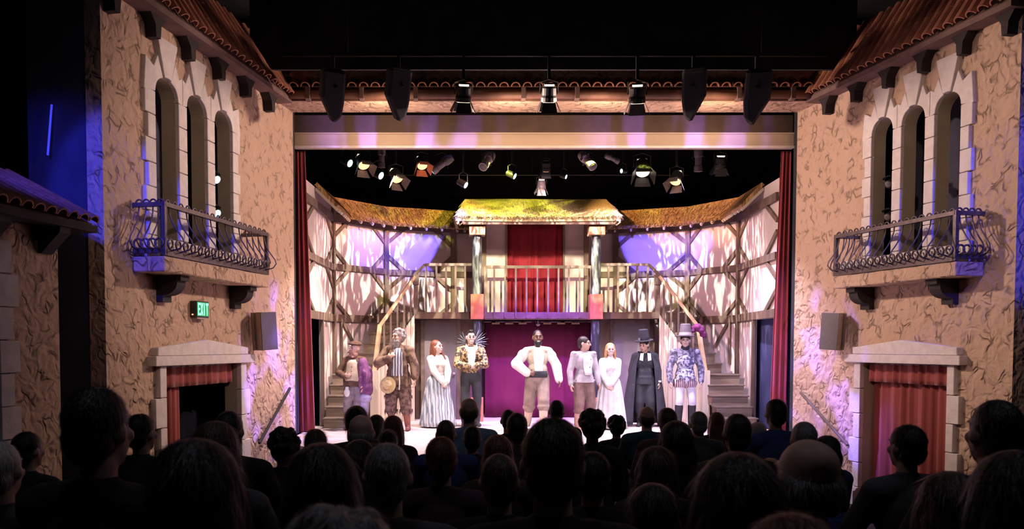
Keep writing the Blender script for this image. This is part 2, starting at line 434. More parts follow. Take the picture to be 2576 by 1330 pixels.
pmat('house_carpet', (0.02, 0.015, 0.018), (0.012, 0.01, 0.012), 40, 1.0)
pmat('beam_paint', (0.58, 0.47, 0.38), (0.48, 0.38, 0.30), 3, 0.7, 0.1, stretch=(.2, 1, 1))
pmat('fixture', (0.02, 0.02, 0.022), (0.014, 0.014, 0.016), 20, 0.5, metal=0.3)
pmat('fixture_grey', (0.16, 0.14, 0.14), (0.12, 0.10, 0.10), 10, 0.55, metal=0.2)
pmat('fixture_white', (0.55, 0.48, 0.46), (0.45, 0.39, 0.38), 10, 0.5)
pmat('truss', (0.02, 0.02, 0.022), (0.012, 0.012, 0.014), 12, 0.5, metal=0.5)
pmat('speaker_cloth', (0.20, 0.17, 0.145), (0.17, 0.145, 0.12), 60, 0.95, 0.2)
pmat('speaker_trim', (0.48, 0.35, 0.22), (0.38, 0.27, 0.17), 8, 0.8, 0.1)
pmat('sign_case', (0.05, 0.05, 0.05), (0.04, 0.04, 0.04), 8, 0.5)
emat('glow_warm', (1.0, 0.50, 0.24), 1.9)
emat('glow_hot', (1.0, 0.80, 0.60), 2.6)
emat('glow_cyan', (0.55, 0.90, 1.0), 1.8)
emat('glow_red', (1.0, 0.30, 0.14), 3.0)
emat('glow_green', (0.01, 0.30, 0.10), 0.8)
emat('glow_letter', (0.30, 1.0, 0.62), 1.3)
emat('glow_blue_line', (0.07, 0.08, 1.0), 0.7)

# ================================================================ the setting: house shell
PHI = math.atan(435 / 2100.0)
HW, YP = 4.36, 14.6

def house_z(Y):
    """height of the raked house floor"""
    t = max(0.0, min(1.0, Y / 9.0))
    return -0.26 - 0.62 * t

m = MB()
ys = [-5, -2, 0, 1.5, 3, 4.5, 6, 7.5, 9, 11.45]
m.sheet([[(-7.2, y, house_z(y)), (7.2, y, house_z(y))] for y in ys])
m.sheet([[(-7.2, y, house_z(y) - .2), (7.2, y, house_z(y) - .2)] for y in ys])
structure(m.obj('floor', 'house_carpet'))
m = MB()
m.box(-4.34, 4.34, 14.3, 20.4, -0.88, 0)
# thrust apron with rounded front
pts = [(-4.3, 14.3), (4.3, 14.3)] + [(4.3 * cos(a), 14.0 - 2.4 * sin(a)) for a in [pi * i / 14 for i in range(15)]]
m.prism(pts, -0.88, -0.001, 'xy')
structure(m.obj('floor_stage', 'stage_paint'))
structure(MB().box(-7.3, 7.3, -5, 14.6, 7.0, 7.1).obj('ceiling', 'black'))
structure(MB().box(-7.3, 7.3, 14.6, 20.6, 7.0, 7.1).obj('ceiling_stage', 'black'))
structure(MB().box(-7.3, 7.3, 20.4, 20.5, -0.7, 7.0).obj('wall_back', 'black_cloth'))
structure(MB().box(-7.3, -7.2, -5, 20.5, -0.9, 7.0).obj('wall_outer_left', 'blue_dark'))
structure(MB().box(7.2, 7.3, -5, 20.5, -0.9, 7.0).obj('wall_outer_right', 'blue_dark'))
structure(MB().box(-7.3, 7.3, -5.1, -5.0, -0.9, 7.0).obj('wall_rear', 'black_cloth'))

def frame(sg):
    """wall-local frame: x along the wall, y out of the wall into the house, z up"""
    a = math.atan2(-cos(PHI), -sin(PHI)) if sg < 0 else math.atan2(cos(PHI), -sin(PHI))
    return (sg * HW, YP, 0), a

def clip_x(poly, lim, keep_less):
    out = []
    for i in range(len(poly)):
        a, b = poly[i], poly[(i + 1) % len(poly)]
        ia = a[0] <= lim if keep_less else a[0] >= lim
        ib = b[0] <= lim if keep_less else b[0] >= lim
        if ia: out.append(a)
        if ia != ib:
            t = (lim - a[0]) / (b[0] - a[0]); out.append((lim, a[1] + t * (b[1] - a[1])))
    return out

def shrink(poly, g=0.006):
    cx = sum(p[0] for p in poly) / len(poly); cz = sum(p[1] for p in poly) / len(poly)
    out = []
    for x, z in poly:
        d = math.hypot(x - cx, z - cz) or 1
        out.append((x - (x - cx) / d * g, z - (z - cz) / d * g))
    return out

TILE = None
def tile_mesh():
    """one barrel tile, hollow side down, lying along +y"""
    b = MB(); n = 6
    rows = []
    for y, r in ((0, 0.078), (0.46, 0.064)):
        rows.append([(r * cos(pi * i / n), y, r * sin(pi * i / n)) for i in range(n + 1)])
    b.sheet(rows)
    rows = []
    for y, r in ((0, 0.062), (0.46, 0.05)):
        rows.append([(r * cos(pi * i / n), y, r * sin(pi * i / n)) for i in range(n + 1)])
    b.sheet(rows)
    q = 2 * (n + 1)
    for i in range(n):
        b.f.append((i, i + 1, q + i + 1, q + i))
        b.f.append((n + 1 + i, n + 2 + i, q + n + 2 + i, q + n + 1 + i))
    return b.mesh('roof_tile')
TILE_ME = tile_mesh()

def tile_rows(parent, xs, y_eave, z_eave, slope, courses, along=-1):
    """rows of tiles from the eave up the slope; along = sign of y going up-slope"""
    for c in range(courses):
        for x in xs:
            o = put('roof_tile', TILE_ME, 'tile', parent)
            d = 0.36 * c
            o.location = (x, y_eave + along * d * cos(slope), z_eave + d * sin(slope) + 0.008 * (courses - c))
            o.rotation_euler = (slope if along > 0 else slope, 0, 0 if along > 0 else pi)
    return parent

def side_house(sg, k, S_END):
    nm = 'left' if sg < 0 else 'right'
    mx = 1 if sg < 0 else -1                   # local x sign for growing s
    loc, rz = frame(sg)
    X = lambda s: mx * s
    # ---- wall slab with window and door openings cut out
    TH = 0.20
    w = MB().box(min(X(0), X(S_END)), max(X(0), X(S_END)), -TH, 0, -1.0, 5.60)
    wo = w.obj('tmp_wall', 'stucco')
    cut = MB()
    CEN = [2.2 * k, 2.83 * k, 3.46 * k]; HWN = 0.225
    SPR, SILL = 4.70, 2.62
    for c in CEN:
        poly = [(X(c - HWN * k), SILL), (X(c + HWN * k), SILL)] + [(X(c + HWN * k * cos(a)), SPR + HWN * sin(a)) for a in [pi * i / 14 for i in range(15)]]
        cut.prism(poly, -1, 1)
    cut.box(min(X(1.85 * k), X(3.58 * k)), max(X(1.85 * k), X(3.58 * k)), -1, 1, -1.5, 1.32)
    co = cut.obj('tmp_cut', 'reveal')
    md = wo.modifiers.new('b', 'BOOLEAN'); md.operation = 'DIFFERENCE'; md.object = co; md.solver = 'EXACT'
    me = bake(wo)
    bpy.data.objects.remove(wo); bpy.data.objects.remove(co)
    me.materials.clear(); me.materials.append(MATS['stucco']); me.materials.append(MATS['reveal'])
    # plain, unpatterned plaster on the window reveals
    for p in me.polygons:
        c = p.center
        inside = 0.02 < abs(c.x) < S_END - 0.02 and -TH + 0.01 < c.y < -0.01 and c.z < 5.5
        p.material_index = 1 if inside else 0
    wall = bpy.data.objects.new('wall_' + nm, me); COL.objects.link(wall)
    wall.location = loc; wall.rotation_euler = (0, 0, rz); structure(wall)
    # dark chamber behind the openings
    ch = MB().box(min(X(0.3), X(S_END)), max(X(0.3), X(S_END)), -0.95, -0.9, -0.9, 5.6)
    ch.box(min(X(S_END - .03), X(S_END - .01)), max(X(S_END - .03), X(S_END - .01)), -0.9, -TH - .001, -0.9, 5.6)  # end panel added to block wash light from the outer wall
    ch.box(min(X(0.3), X(.35)), max(X(0.3), X(.35)), -0.9, -TH - .001, -0.9, 5.6)
    structure(ch.obj('wall_chamber_' + nm, 'blue_dark', wall))
    # ---- stone window surround
    win = bpy.data.objects.new('window_%d' % (1 if sg < 0 else 2), None); COL.objects.link(win)
    win.location = loc; win.rotation_euler = (0, 0, rz); structure(win)
    def stone(poly, d=0.05, parent=win):
        p = [(X(a * k), b) for a, b in shrink(poly)]
        MB().prism(p, -0.03, d).obj('stone_block', 'stone', parent, bevel=0.006)
    cen = [2.2, 2.83, 3.46]
    for ci, c in enumerate(cen):
        for a0, a1, outer in ((0, 72, [(.17, .47), (.25, .31), (.40, .39), (.44, -.03)]), (72, 108, [(-.20, .70), (.20, .70)]), (108, 180, [(-.44, -.03), (-.40, .39), (-.25, .31), (-.17, .47)])):
            inner = [(c + HWN * cos(rad(a0 + (a1 - a0) * i / 6)), SPR + HWN * sin(rad(a0 + (a1 - a0) * i / 6))) for i in range(7)]
            poly = inner + [(c + p, SPR + q) for p, q in outer]
            if ci < 2: poly = clip_x(poly, c + 0.315, True)
            if ci > 0: poly = clip_x(poly, c - 0.315, False)
            if len(poly) > 2: stone(poly, .07 if a0 == 72 else .05)
    zs = [2.64 + (SPR - 2.64) * i / 7 for i in range(8)]
    for i in range(7):
        z0, z1 = zs[i], zs[i + 1]
        for a, b in ((2.425, 2.605), (3.055, 3.235)):
            stone([(a, z0), (b, z0), (b, z1), (a, z1)])
        e = 0.15 if i % 2 else 0.20
        stone([(1.975 - e, z0), (1.975, z0), (1.975, z1), (1.975 - e, z1)])
        stone([(3.685, z0), (3.685 + e, z0), (3.685 + e, z1), (3.685, z1)])
    # ---- stone door surround
    dr = bpy.data.objects.new('door_%d' % (1 if sg < 0 else 2), None); COL.objects.link(dr)
    dr.location = loc; dr.rotation_euler = (0, 0, rz); structure(dr)
    z1 = 1.32
    hts = [0.40, 0.38, 0.38, 0.38, 0.38, 0.30]
    for i, h in enumerate(hts):
        e = 0.15 if i % 2 == 0 else 0.25
        stone([(1.85 - e, z1 - h), (1.85, z1 - h), (1.85, z1), (1.85 - e, z1)], 0.07, dr)
        e = 0.13 if i % 2 == 0 else 0.22
        stone([(3.58, z1 - h), (3.58 + e, z1 - h), (3.58 + e, z1), (3.58, z1)], 0.07, dr)
        z1 -= h
    MB().prism([(X(1.55 * k), 1.32), (X(3.86 * k), 1.32), (X(3.86 * k), 1.445), (X(1.55 * k), 1.445)], -0.03, 0.13).obj('lintel', 'stone', dr, bevel=0.008)
    MB().prism([(X(1.70 * k), 1.447), (X(3.78 * k), 1.447), (X(3.78 * k), 1.55), (X(2.72 * k), 1.655), (X(1.70 * k), 1.55)], -0.03, 0.10).obj('pediment', 'stone', dr, bevel=0.008)
    # ---- eave: soffit, fascia, corbels, tiles
    side_txt = 'left' if sg < 0 else 'right'
    rf = bpy.data.objects.new('roof_' + nm, None); COL.objects.link(rf)
    rf.location = loc; rf.rotation_euler = (0, 0, rz); structure(rf)
    S0 = 0.62
    MB().prism([(-0.02, 5.57), (0.26, 5.57), (0.26, 5.64), (-0.02, 5.64)], X(S0), X(S_END + .1), 'yz').obj('soffit', 'eave_board', rf)
    MB().prism([(0.22, 5.645), (0.25, 5.645), (-0.42, 6.72), (-0.45, 6.72)], X(S0 - .3), X(S_END + .1), 'yz').obj('roof_deck', 'eave_board', rf)
    n = 5
    for i in range(6):
        s = (0.95 + 0.70 * i) * k
        if s > S_END - 0.1: continue
        MB().prism([(X(s) - .14 * k, 5.569), (X(s) - .055 * k, 5.46), (X(s) - .04 * k, 5.31), (X(s) + .04 * k, 5.31), (X(s) + .055 * k, 5.46), (X(s) + .14 * k, 5.569)], -.01, .15, 'xz').obj('corbel', 'dark_wood', rf)
    xs = []
    s = 0.60
    while s < S_END + 0.05: xs.append(X(s)); s += 0.185 * k
    tile_rows(rf, xs, 0.31, 5.63, rad(58), 3, -1)
    # ---- balcony
    bal = root('balcony', 'stucco balcony with belly-shaped wrought iron railing on the %s house wall' % side_txt, 'balcony', loc, rz, 'wall balconies')
    s0, s1, D = 1.65 * k, 4.08 * k, 0.42
    MB().box(min(X(s0), X(s1)), max(X(s0), X(s1)), 0.001, D, 2.45, 2.63).obj('slab', 'stucco', bal, bevel=0.012)
    for s in (1.95 * k, 3.58 * k):
        prof = [(0.002, 2.12), (0.09, 2.12), (0.09, 2.20)] + [(0.09 + 0.20 * sin(a), 2.36 - 0.16 * cos(a)) for a in [pi / 2 * i / 6 for i in range(7)]] + [(0.29, 2.38), (0.34, 2.38), (0.34, 2.449), (0.002, 2.449)]
        MB().prism(prof, X(s - 0.10), X(s + 0.10), 'yz').obj('corbel', 'dark_wood', bal)
    # railing: bottom rail, top rail, corner posts
    y_f = D - 0.02; zr0, zr1 = 2.70, 3.24
    e0, e1 = s0 + 0.03, s1 - 0.03
    b = MB()
    b.beam((X(e0), y_f, zr0 - .015), (X(e1), y_f, zr0 - .015), 0.05, 0.09)
    for e in (e0, e1): b.beam((X(e), 0.01, zr0), (X(e), y_f, zr0), 0.05, 0.06)
    b.obj('bottom_rail', 'iron', bal)
    MB().box(min(X(e0 + .05), X(e1 - .05)), max(X(e0 + .05), X(e1 - .05)), y_f - .05, y_f - .035, zr0 + .03, zr0 + .15).obj('curb', 'stone', bal)
    b = MB()
    b.beam((X(e0), y_f, zr1), (X(e1), y_f, zr1), 0.06, 0.05)
    for e in (e0, e1): b.beam((X(e), 0.01, zr1), (X(e), y_f, zr1), 0.06, 0.05)
    b.obj('top_rail', 'iron', bal)
    for e in (e0, e1):
        b = MB().beam((X(e), y_f, zr0 - .06), (X(e), y_f, zr1 + .03), 0.05, 0.05, (0, 1, 0)); b.obj('post', 'iron', bal)
    # belly baluster (bulges outward low down), scroll ring, top curl: built once, then copied
    pathy = [(0.0, zr1), (0.012, zr1 - .10), (0.045, zr1 - .2), (0.11, zr1 - .30), (0.18, zr1 - .39), (0.20, zr1 - .45), (0.15, zr1 - .51), (0.02, zr0)]
    bme = MB().tube([(0, y, z) for y, z in pathy], 0.009, 6).mesh('baluster')
    ring = []
    for i in range(15):
        a = -pi / 2 + 2 * pi * i / 14 * 0.93
        r_ = 0.062 - 0.016 * i / 14
        ring.append((r_ * cos(a) * mx, 0.03, 0.075 + r_ * sin(a)))
    rme = MB().tube(ring, 0.013, 6).mesh('scroll_ring')
    cur = [(0.042 * cos(pi * 1.15 * i / 8) * mx, 0, 0.042 * sin(pi * 1.15 * i / 8)) for i in range(9)]
    cme = MB().tube(cur, 0.011, 6).mesh('rail_curl')
    def line(p0, p1, n, me, nm_, rot=0.0, dz=0.0):
        for i in range(n):
            t = (i + 0.5) / n
            o = put(nm_, me, 'iron', bal, smooth=True)
            o.location = (p0[0] + (p1[0] - p0[0]) * t, p0[1] + (p1[1] - p0[1]) * t, dz)
            o.rotation_euler = (0, 0, rot)
    line((X(e0), y_f), (X(e1), y_f), 14, bme, 'baluster')
    line((X(e0), y_f), (X(e1), y_f), 16, rme, 'scroll_ring', 0, zr0 + 0.01)
    line((X(e0), y_f), (X(e1), y_f), 18, cme, 'rail_curl', 0, zr1 + 0.02)
    for e, rr in ((e0, pi / 2 * mx), (e1, -pi / 2 * mx)):
        line((X(e), 0.03), (X(e), y_f), 4, bme, 'baluster', rr)
        line((X(e), 0.03), (X(e), y_f), 4, rme, 'scroll_ring', rr, zr0 + 0.01)
        line((X(e), 0.03), (X(e), y_f), 4, cme, 'rail_curl', rr, zr1 + 0.02)
    # ---- loudspeaker
    sp = root('loudspeaker', 'grey cloth loudspeaker box with tan edges above the %s doorway corner' % side_txt, 'loudspeaker', loc, rz, 'house wall loudspeakers')
    sc_, zc = (1.72 if sg < 0 else 1.42), 1.80
    Mx = Matrix.Translation((X(sc_), 0.245, zc)) @ Matrix.Rotation(mx * -0.55, 4, 'Z') @ Matrix.Rotation(mx * 0.06, 4, 'Y')
    MB().box(-0.14, 0.14, -0.14, 0.12, -0.29, 0.29, Mx).obj('cabinet', 'speaker_trim', sp, bevel=0.006)
    MB().box(-0.135, 0.135, 0.121, 0.14, -0.285, 0.285, Mx).obj('grille', 'speaker_cloth', sp)
    q = 0.141 * mx
    MB().box(min(q, q + .015 * mx), max(q, q + .015 * mx), -0.03, 0.0, -0.27, 0.27, Mx).obj('edge_strip', 'fixture_grey', sp)
    MB().box(-0.05, 0.05, -0.18, -0.14, -0.05, 0.05, Mx).obj('mount', 'fixture', sp)
    # ---- handrail on the steps to the stage
    hr = root('handrail', 'slanted wooden handrail on the wall between the %s doorway and stage' % side_txt, 'handrail', loc, rz, 'wall handrails')
    a, b_ = ((0.42, 0.86), (1.62, 0.05)) if sg < 0 else ((0.35, 0.78), (1.62, 0.02))
    MB().beam((X(a[0]), 0.09, a[1]), (X(b_[0]), 0.09, b_[1]), 0.04, 0.045).obj('rail', 'dark_wood' if sg < 0 else 'rail_wood', hr, bevel=0.008)
    for t in (0.15, 0.5, 0.85):
        s = a[0] + (b_[0] - a[0]) * t; z = a[1] + (b_[1] - a[1]) * t
        MB().tube([(X(s), 0.0, z - 0.08), (X(s), 0.06, z - 0.07), (X(s), 0.09, z - 0.02)], 0.012, 6).obj('bracket', 'iron', hr)
    return wall

side_house(-1, 1.16, 5.27)
side_house(1, 1.0, 4.55)

# ---- door curtains
def drape(name, mat, parent, x0, x1, z0, z1, y, folds, amp, nz=10, nx=None, seed=0, flare=0.0, taper=None, thick=0.012, pinch=0.0):
    r = random.Random(seed); nx = nx or folds * 8
    ph = [r.uniform(-.5, .5) for _ in range(4)]
    rows = []
    for j in range(nz + 1):
        t = j / nz
        row = []
        for i in range(nx + 1):
            q = i / nx
            a = q * folds * 2 * pi
            am = amp * (0.55 + 0.45 * t) * (1 + 0.35 * sin(a * 0.37 + ph[0]))
            yy = y + am * (sin(a + 0.5 * sin(t * 3 + ph[1]) + 0.9 * sin(a * .31)) + 0.3 * sin(2.3 * a + ph[2]))
            xa, xb = x0, x1
            if taper: xa, xb = taper(t, x0, x1)
            xx = xa + (xb - xa) * q + flare * t * (q - .5)
            row.append((xx, yy, z1 + (z0 - z1) * t))
        rows.append(row)
    b = MB().sheet(rows)
    return b.obj(name, mat, parent, smooth=True, solid=thick)

for sg, k in ((-1, 1.16), (1, 1.0)):
    loc, rz = frame(sg); mx = 1 if sg < 0 else -1
    t = root('door_valance', 'pleated rose valance across the top of the %s doorway' % ('left' if sg < 0 else 'right'), 'valance', loc, rz, 'doorway valances')
    drape('fabric', 'rose_velvet', t, mx * 1.87 * k, mx * 3.56 * k, 1.03, 1.315, -0.09, 10, 0.026, 4, seed=3)
    MB().tube([(mx * 1.85 * k, -0.09, 1.305), (mx * 3.58 * k, -0.09, 1.305)], 0.012, 6).obj('rod', 'iron', t)
loc, rz = frame(-1)
t = root('door_curtain', 'rose curtain gathered aside at the edge of the left doorway', 'curtain', loc, rz)
drape('fabric', 'rose_velvet', t, 3.62 * 1.16 - .06, 3.0 * 1.16, -0.72, 1.30, -0.17, 5, 0.03, 8, seed=5)
loc, rz = frame(1)
t = root('door_curtain', 'rose curtain drawn fully closed in the right doorway', 'curtain', loc, rz)
drape('fabric', 'rose_velvet', t, -1.86, -3.57, -0.72, 1.30, -0.195, 9, 0.042, 8, seed=8)

# ---- exit sign on the left wall
loc, rz = frame(-1)
ex = root('exit_sign', 'lit green EXIT sign box on the left wall above the doorway', 'exit sign', loc, rz)
MB().box(3.14, 3.46, 0.001, 0.10, 1.955, 2.175).obj('housing', 'sign_case', ex, bevel=0.005)
MB().box(3.155, 3.445, 0.1005, 0.106, 1.975, 2.16).obj('face', 'glow_green', ex)
lt = MB()
def strokes(rects, x, w):
    for a, b, c, d in rects: lt.box(x + (w * (1 - b)), x + (w * (1 - a)), 0.1062, 0.110, 1.985 + 0.165 * c, 1.985 + 0.165 * d)
W4 = 0.060
lx = [3.38, 3.31, 3.245, 3.17]                  # local x runs right-to-left as seen
strokes([(0, .3, 0, 1), (0, 1, 0, .17), (0, .85, .42, .58), (0, 1, .83, 1)], lx[0], W4)
for s_ in (1, -1):                              # X
    lt.beam((lx[1] + W4 / 2 - s_ * W4 * .4, .1085, 1.985), (lx[1] + W4 / 2 + s_ * W4 * .4, .1085, 2.15), 0.018, 0.003, (0, 1, 0))
strokes([(.35, .65, 0, 1)], lx[2], W4)
strokes([(.35, .65, 0, 1), (0, 1, .83, 1)], lx[3], W4)
lt.obj('letters', 'glow_letter', ex)
MB().box(3.16, 3.43, 0.02, 0.09, 1.935, 1.954).obj('down_light', 'fixture_white', ex)
MB().box(3.4601, 3.468, 0.03, 0.05, 1.985, 2.0).obj('indicator_lamp', 'glow_red', ex)

# ---- nearer low house bay at far left
loc, rz = frame(-1)
nb = MB().box(6.04, 9.5, -0.38, 0.0, -1.0, 2.80).obj('wall_left_near', 'stucco'); nb.location = loc; nb.rotation_euler = (0, 0, rz); structure(nb)
rf = bpy.data.objects.new('roof_near', None); COL.objects.link(rf); rf.location = loc; rf.rotation_euler = (0, 0, rz); structure(rf)
MB().prism([(-0.02, 2.76), (0.30, 2.76), (0.30, 2.83), (-0.02, 2.83)], 5.80, 9.6, 'yz').obj('soffit', 'dark_wood', rf)
MB().prism([(0.27, 2.832), (0.27, 2.85), (-0.70, 3.35), (-0.70, 3.32)], 5.85, 9.6, 'yz').obj('roof_deck', 'eave_board', rf)
xs = [5.92 + 0.16 * i for i in range(20)]
tile_rows(rf, xs, 0.34, 2.83, rad(28), 3, -1)
for s in (6.25, 7.05, 7.85):
    MB().prism([(-0.01, 2.50), (0.04, 2.50), (0.25, 2.70), (0.26, 2.759), (-0.01, 2.759)], s - .08, s + .08, 'yz').obj('corbel', 'dark_wood', rf)
w3 = bpy.data.objects.new('window_3', None); COL.objects.link(w3); w3.location = loc; w3.rotation_euler = (0, 0, rz); structure(w3)
z = 0.68
for i in range(6):
    e = 6.66 if i % 2 == 0 else 6.74
    MB().box(e, 6.92, -0.02, 0.05, z + .004, z + 0.31).obj('stone_block', 'stone', w3, bevel=0.006); z += 0.315
MB().box(6.55, 7.9, -0.02, 0.10, 0.58, 0.675).obj('sill', 'stone', w3, bevel=0.006)
MB().box(6.92, 7.8, 0.001, 0.012, 0.68, 2.57).obj('pane', 'black', w3)
lb = tag(MB().tube([at(130, 263, 9.53), at(120, 390, 9.53)], 0.012, 8).obj('light_tube', 'glow_blue_line'), 'thin glowing blue light tube in the dark beside the left house wall', 'light tube')

# ---- proscenium header with soffit, gutter and tiled eave
hd = MB()
hd.prism([(13.95, 5.60), (14.6, 5.60), (14.6, 6.4), (13.95, 6.4)], -4.62, 4.62, 'yz')
structure(hd.obj('wall_proscenium', 'stucco'))
# returns beside the opening so the side walls close against the stage
for sg, nm in ((-1, 'left'), (1, 'right')):
    structure(MB().box(min(sg * 4.36, sg * 7.2), max(sg * 4.36, sg * 7.2), 14.6, 14.75, -0.9, 7.0).obj('wall_return_' + nm, 'black_cloth'))
rf = bpy.data.objects.new('roof_proscenium', None); COL.objects.link(rf); structure(rf)
MB().tube([(-4.5, 13.86, 5.69), (4.5, 13.86, 5.69)], 0.075, 12).obj('gutter', 'gutter', rf, smooth=True)
MB().box(-4.55, 4.55, 13.92, 13.949, 5.60, 5.80).obj('fascia', 'gutter', rf)
for i in range(10):
    x = -3.95 + 0.88 * i
    MB().prism([(13.77, 5.60), (13.80, 5.585), (13.93, 5.585), (13.93, 5.78), (13.77, 5.78)], x - 0.035, x + 0.035, 'yz').obj('gutter_bracket', 'eave_board', rf)
MB().prism([(13.80, 5.785), (13.80, 5.80), (14.6, 6.35), (14.6, 6.32)], -4.7, 4.7, 'yz').obj('roof_deck', 'eave_board', rf)
tile_rows(rf, [-4.55 + 0.19 * i for i in range(49)], 13.74, 5.765, rad(34), 1, 1)
structure(MB().box(-4.75, 4.75, 13.28, 13.34, 5.90, 7.0).obj('trim_1', 'black_cloth'))

# inner portal beam
pb = MB().box(-4.38, 4.38, 14.76, 14.9, 5.03, 5.29).obj('trim_2', 'beam_paint', bevel=0.01); structure(pb)
structure(MB().box(-4.38, 4.38, 14.72, 14.759, 5.02, 5.06).obj('trim_3', 'stone'))
structure(MB().box(-4.38, 4.38, 14.73, 14.759, 5.265, 5.29).obj('trim_4', 'beam_paint'))
structure(MB().box(-4.38, 4.38, 14.85, 14.95, 5.30, 5.62).obj('trim_5', 'portal_dark'))

# ================================================================ the stage set
ZT, ZM, ZB = 4.22, 3.20, 2.15                   # top, middle and bottom timber heights
PATHS = {-1: [(-4.25, 14.98), (-4.15, 17.4), (-3.16, 18.6), (-1.67, 19.2), (-0.95, 19.3)],
         1: [(4.20, 14.98), (4.31, 17.4), (3.56, 18.6), (2.06, 19.2), (1.25, 19.3)]}

def jig(a): return RND.uniform(-a, a)

def set_wall(sg):
    P = PATHS[sg]
    nm = 'left' if sg < 0 else 'right'
    pl = MB()
    wl = None
    segs = []
    for i in range(4):
        a, b = Vector((*P[i], 0)), Vector((*P[i + 1], 0))
        t = (b - a).normalized(); n = Vector((t.y, -t.x, 0))
        if n.dot(Vector((0.1, 15.5, 0)) - a) < 0: n = -n
        segs.append((a, b, t, n, (b - a).length))
        lo = 0.0
        f0 = 0.0
        if i == 0:
            # entrance gap next to the curtain, wall above it
            c = a + t * 1.35
            for p, q, z0, z1 in ((a, b, ZB - .07, 4.56), (c, b, 0, ZB - .07)):
                vs = [p + Vector((0, 0, z0)), q + Vector((0, 0, z0)), q + Vector((0, 0, z1)), p + Vector((0, 0, z1))]
                vs += [v - n * .05 for v in vs]
                pl.add(vs, [(0, 1, 2, 3), (7, 6, 5, 4), (0, 4, 5, 1), (1, 5, 6, 2), (2, 6, 7, 3), (3, 7, 4, 0)])
            continue
        vs = [a + Vector((0, 0, 0)), b + Vector((0, 0, 0)), b + Vector((0, 0, 4.56)), a + Vector((0, 0, 4.56))]
        vs += [v - n * .05 for v in vs]
        pl.add(vs, [(0, 1, 2, 3), (7, 6, 5, 4), (0, 4, 5, 1), (1, 5, 6, 2), (2, 6, 7, 3), (3, 7, 4, 0)])
    wl = structure(pl.obj('wall_set_' + nm, 'plaster'))
    def bar(p0, p1, n, w, d=0.05, off=0.02):
        p0, p1 = Vector(p0) + n * off, Vector(p1) + n * off
        MB().beam(p0, p1, w, d, n).obj('timber', 'timber', wl)
    for i, (a, b, t, n, Ln) in enumerate(segs):
        Z = lambda p, z: Vector((p.x, p.y, z))
        for z, w in ((ZT, .15), (ZM, .13), (ZB, .15)):
            bar(Z(a, z + jig(.015)), Z(b, z + jig(.015)), n, w, 0.07)
        if i > 0:
            nn = (segs[i - 1][3] + n).normalized()
            bar(Z(a, 0.02), Z(a, ZT + .3), nn, 0.11 if i > 1 else 0.07, 0.09, 0.03)
        if i == 0:
            bar(Z(a + t * 1.35, 0.02), Z(a + t * 1.35, ZB), n, .06, 0.06)
        if i == 3: continue
        # diagonal corner braces turn every bay into an octagon
        for z0, z1 in ((ZM, ZT), (ZB, ZM)):
            fr = 0.30 * Ln; h = 0.41
            for (pa, zc, sd) in ((a, z0, 1), (a, z1, 1), (b, z0, -1), (b, z1, -1)):
                zz = zc + (h if zc == z0 else -h)
                # slightly bowed brace out of two lengths
                p0 = Z(pa, zz); p2 = Z(pa + t * (fr * sd), zc)
                bar(p0, p2, n, 0.085 + jig(.012), 0.05, 0.015)
    # short raking struts low on the wall
    a, b, t, n, Ln = segs[1]
    bar(Vector((a.x, a.y, 2.1)) + t * .25, Vector((a.x, a.y, 1.55)) + t * .62, n, .06)
    bar(Vector((a.x, a.y, 2.1)) + t * .22, Vector((a.x, a.y, 1.2)) + t * .22, n, .05)
    return segs

SEG = {sg: set_wall(sg) for sg in (-1, 1)}

# ---- thatch
def thatch(rt, ridge, eave, n, seed, over=0.06, thick=0.07, mat='straw'):
    """ridge and eave are matching polylines; straw runs from one to the other"""
    r = random.Random(seed)
    rows = [[Vector(p) for p in ridge], [Vector(p) for p in eave]]
    MB().sheet(rows).obj('thatch_base', mat, rt, solid=thick)
    cum = [0]
    for i in range(len(eave) - 1): cum.append(cum[-1] + (rows[1][i + 1] - rows[1][i]).length)
    b = MB()
    for _ in range(n):
        d = r.uniform(0, cum[-1]); i = max(j for j in range(len(cum) - 1) if cum[j] <= d)
        f = (d - cum[i]) / (cum[i + 1] - cum[i])
        e = rows[1][i].lerp(rows[1][i + 1], f); g = rows[0][i].lerp(rows[0][i + 1], f)
        along = (rows[1][i + 1] - rows[1][i]).normalized(); dn = (e - g); L = dn.length; dn.normalize()
        up = along.cross(dn).normalized()
        if up.z < 0: up = -up
        t0 = r.uniform(0, 0.8); t1 = min(1.0 + r.uniform(0, over) / L, t0 + r.uniform(0.25, 0.6))
        if r.random() < .35: t1 = 1.0 + r.uniform(0, over) / L; t0 = r.uniform(.4, .8)
        w = r.uniform(.005, .012); lift = r.uniform(0.0, 0.035) + thick / 2
        sk = along * r.uniform(-.05, .05)
        p0 = g + dn * (L * t0) + up * (thick / 2); p1 = g + dn * (L * t1) + up * lift + sk
        if t1 > 1: p1 -= Vector((0, 0, r.uniform(0, .03)))
        b.add([p0 - along * w, p0 + along * w, p1 + along * w * .5, p1 - along * w * .5], [(0, 1, 2, 3)])
    o = b.obj('straw', mat, rt, kind='stuff')
    return o

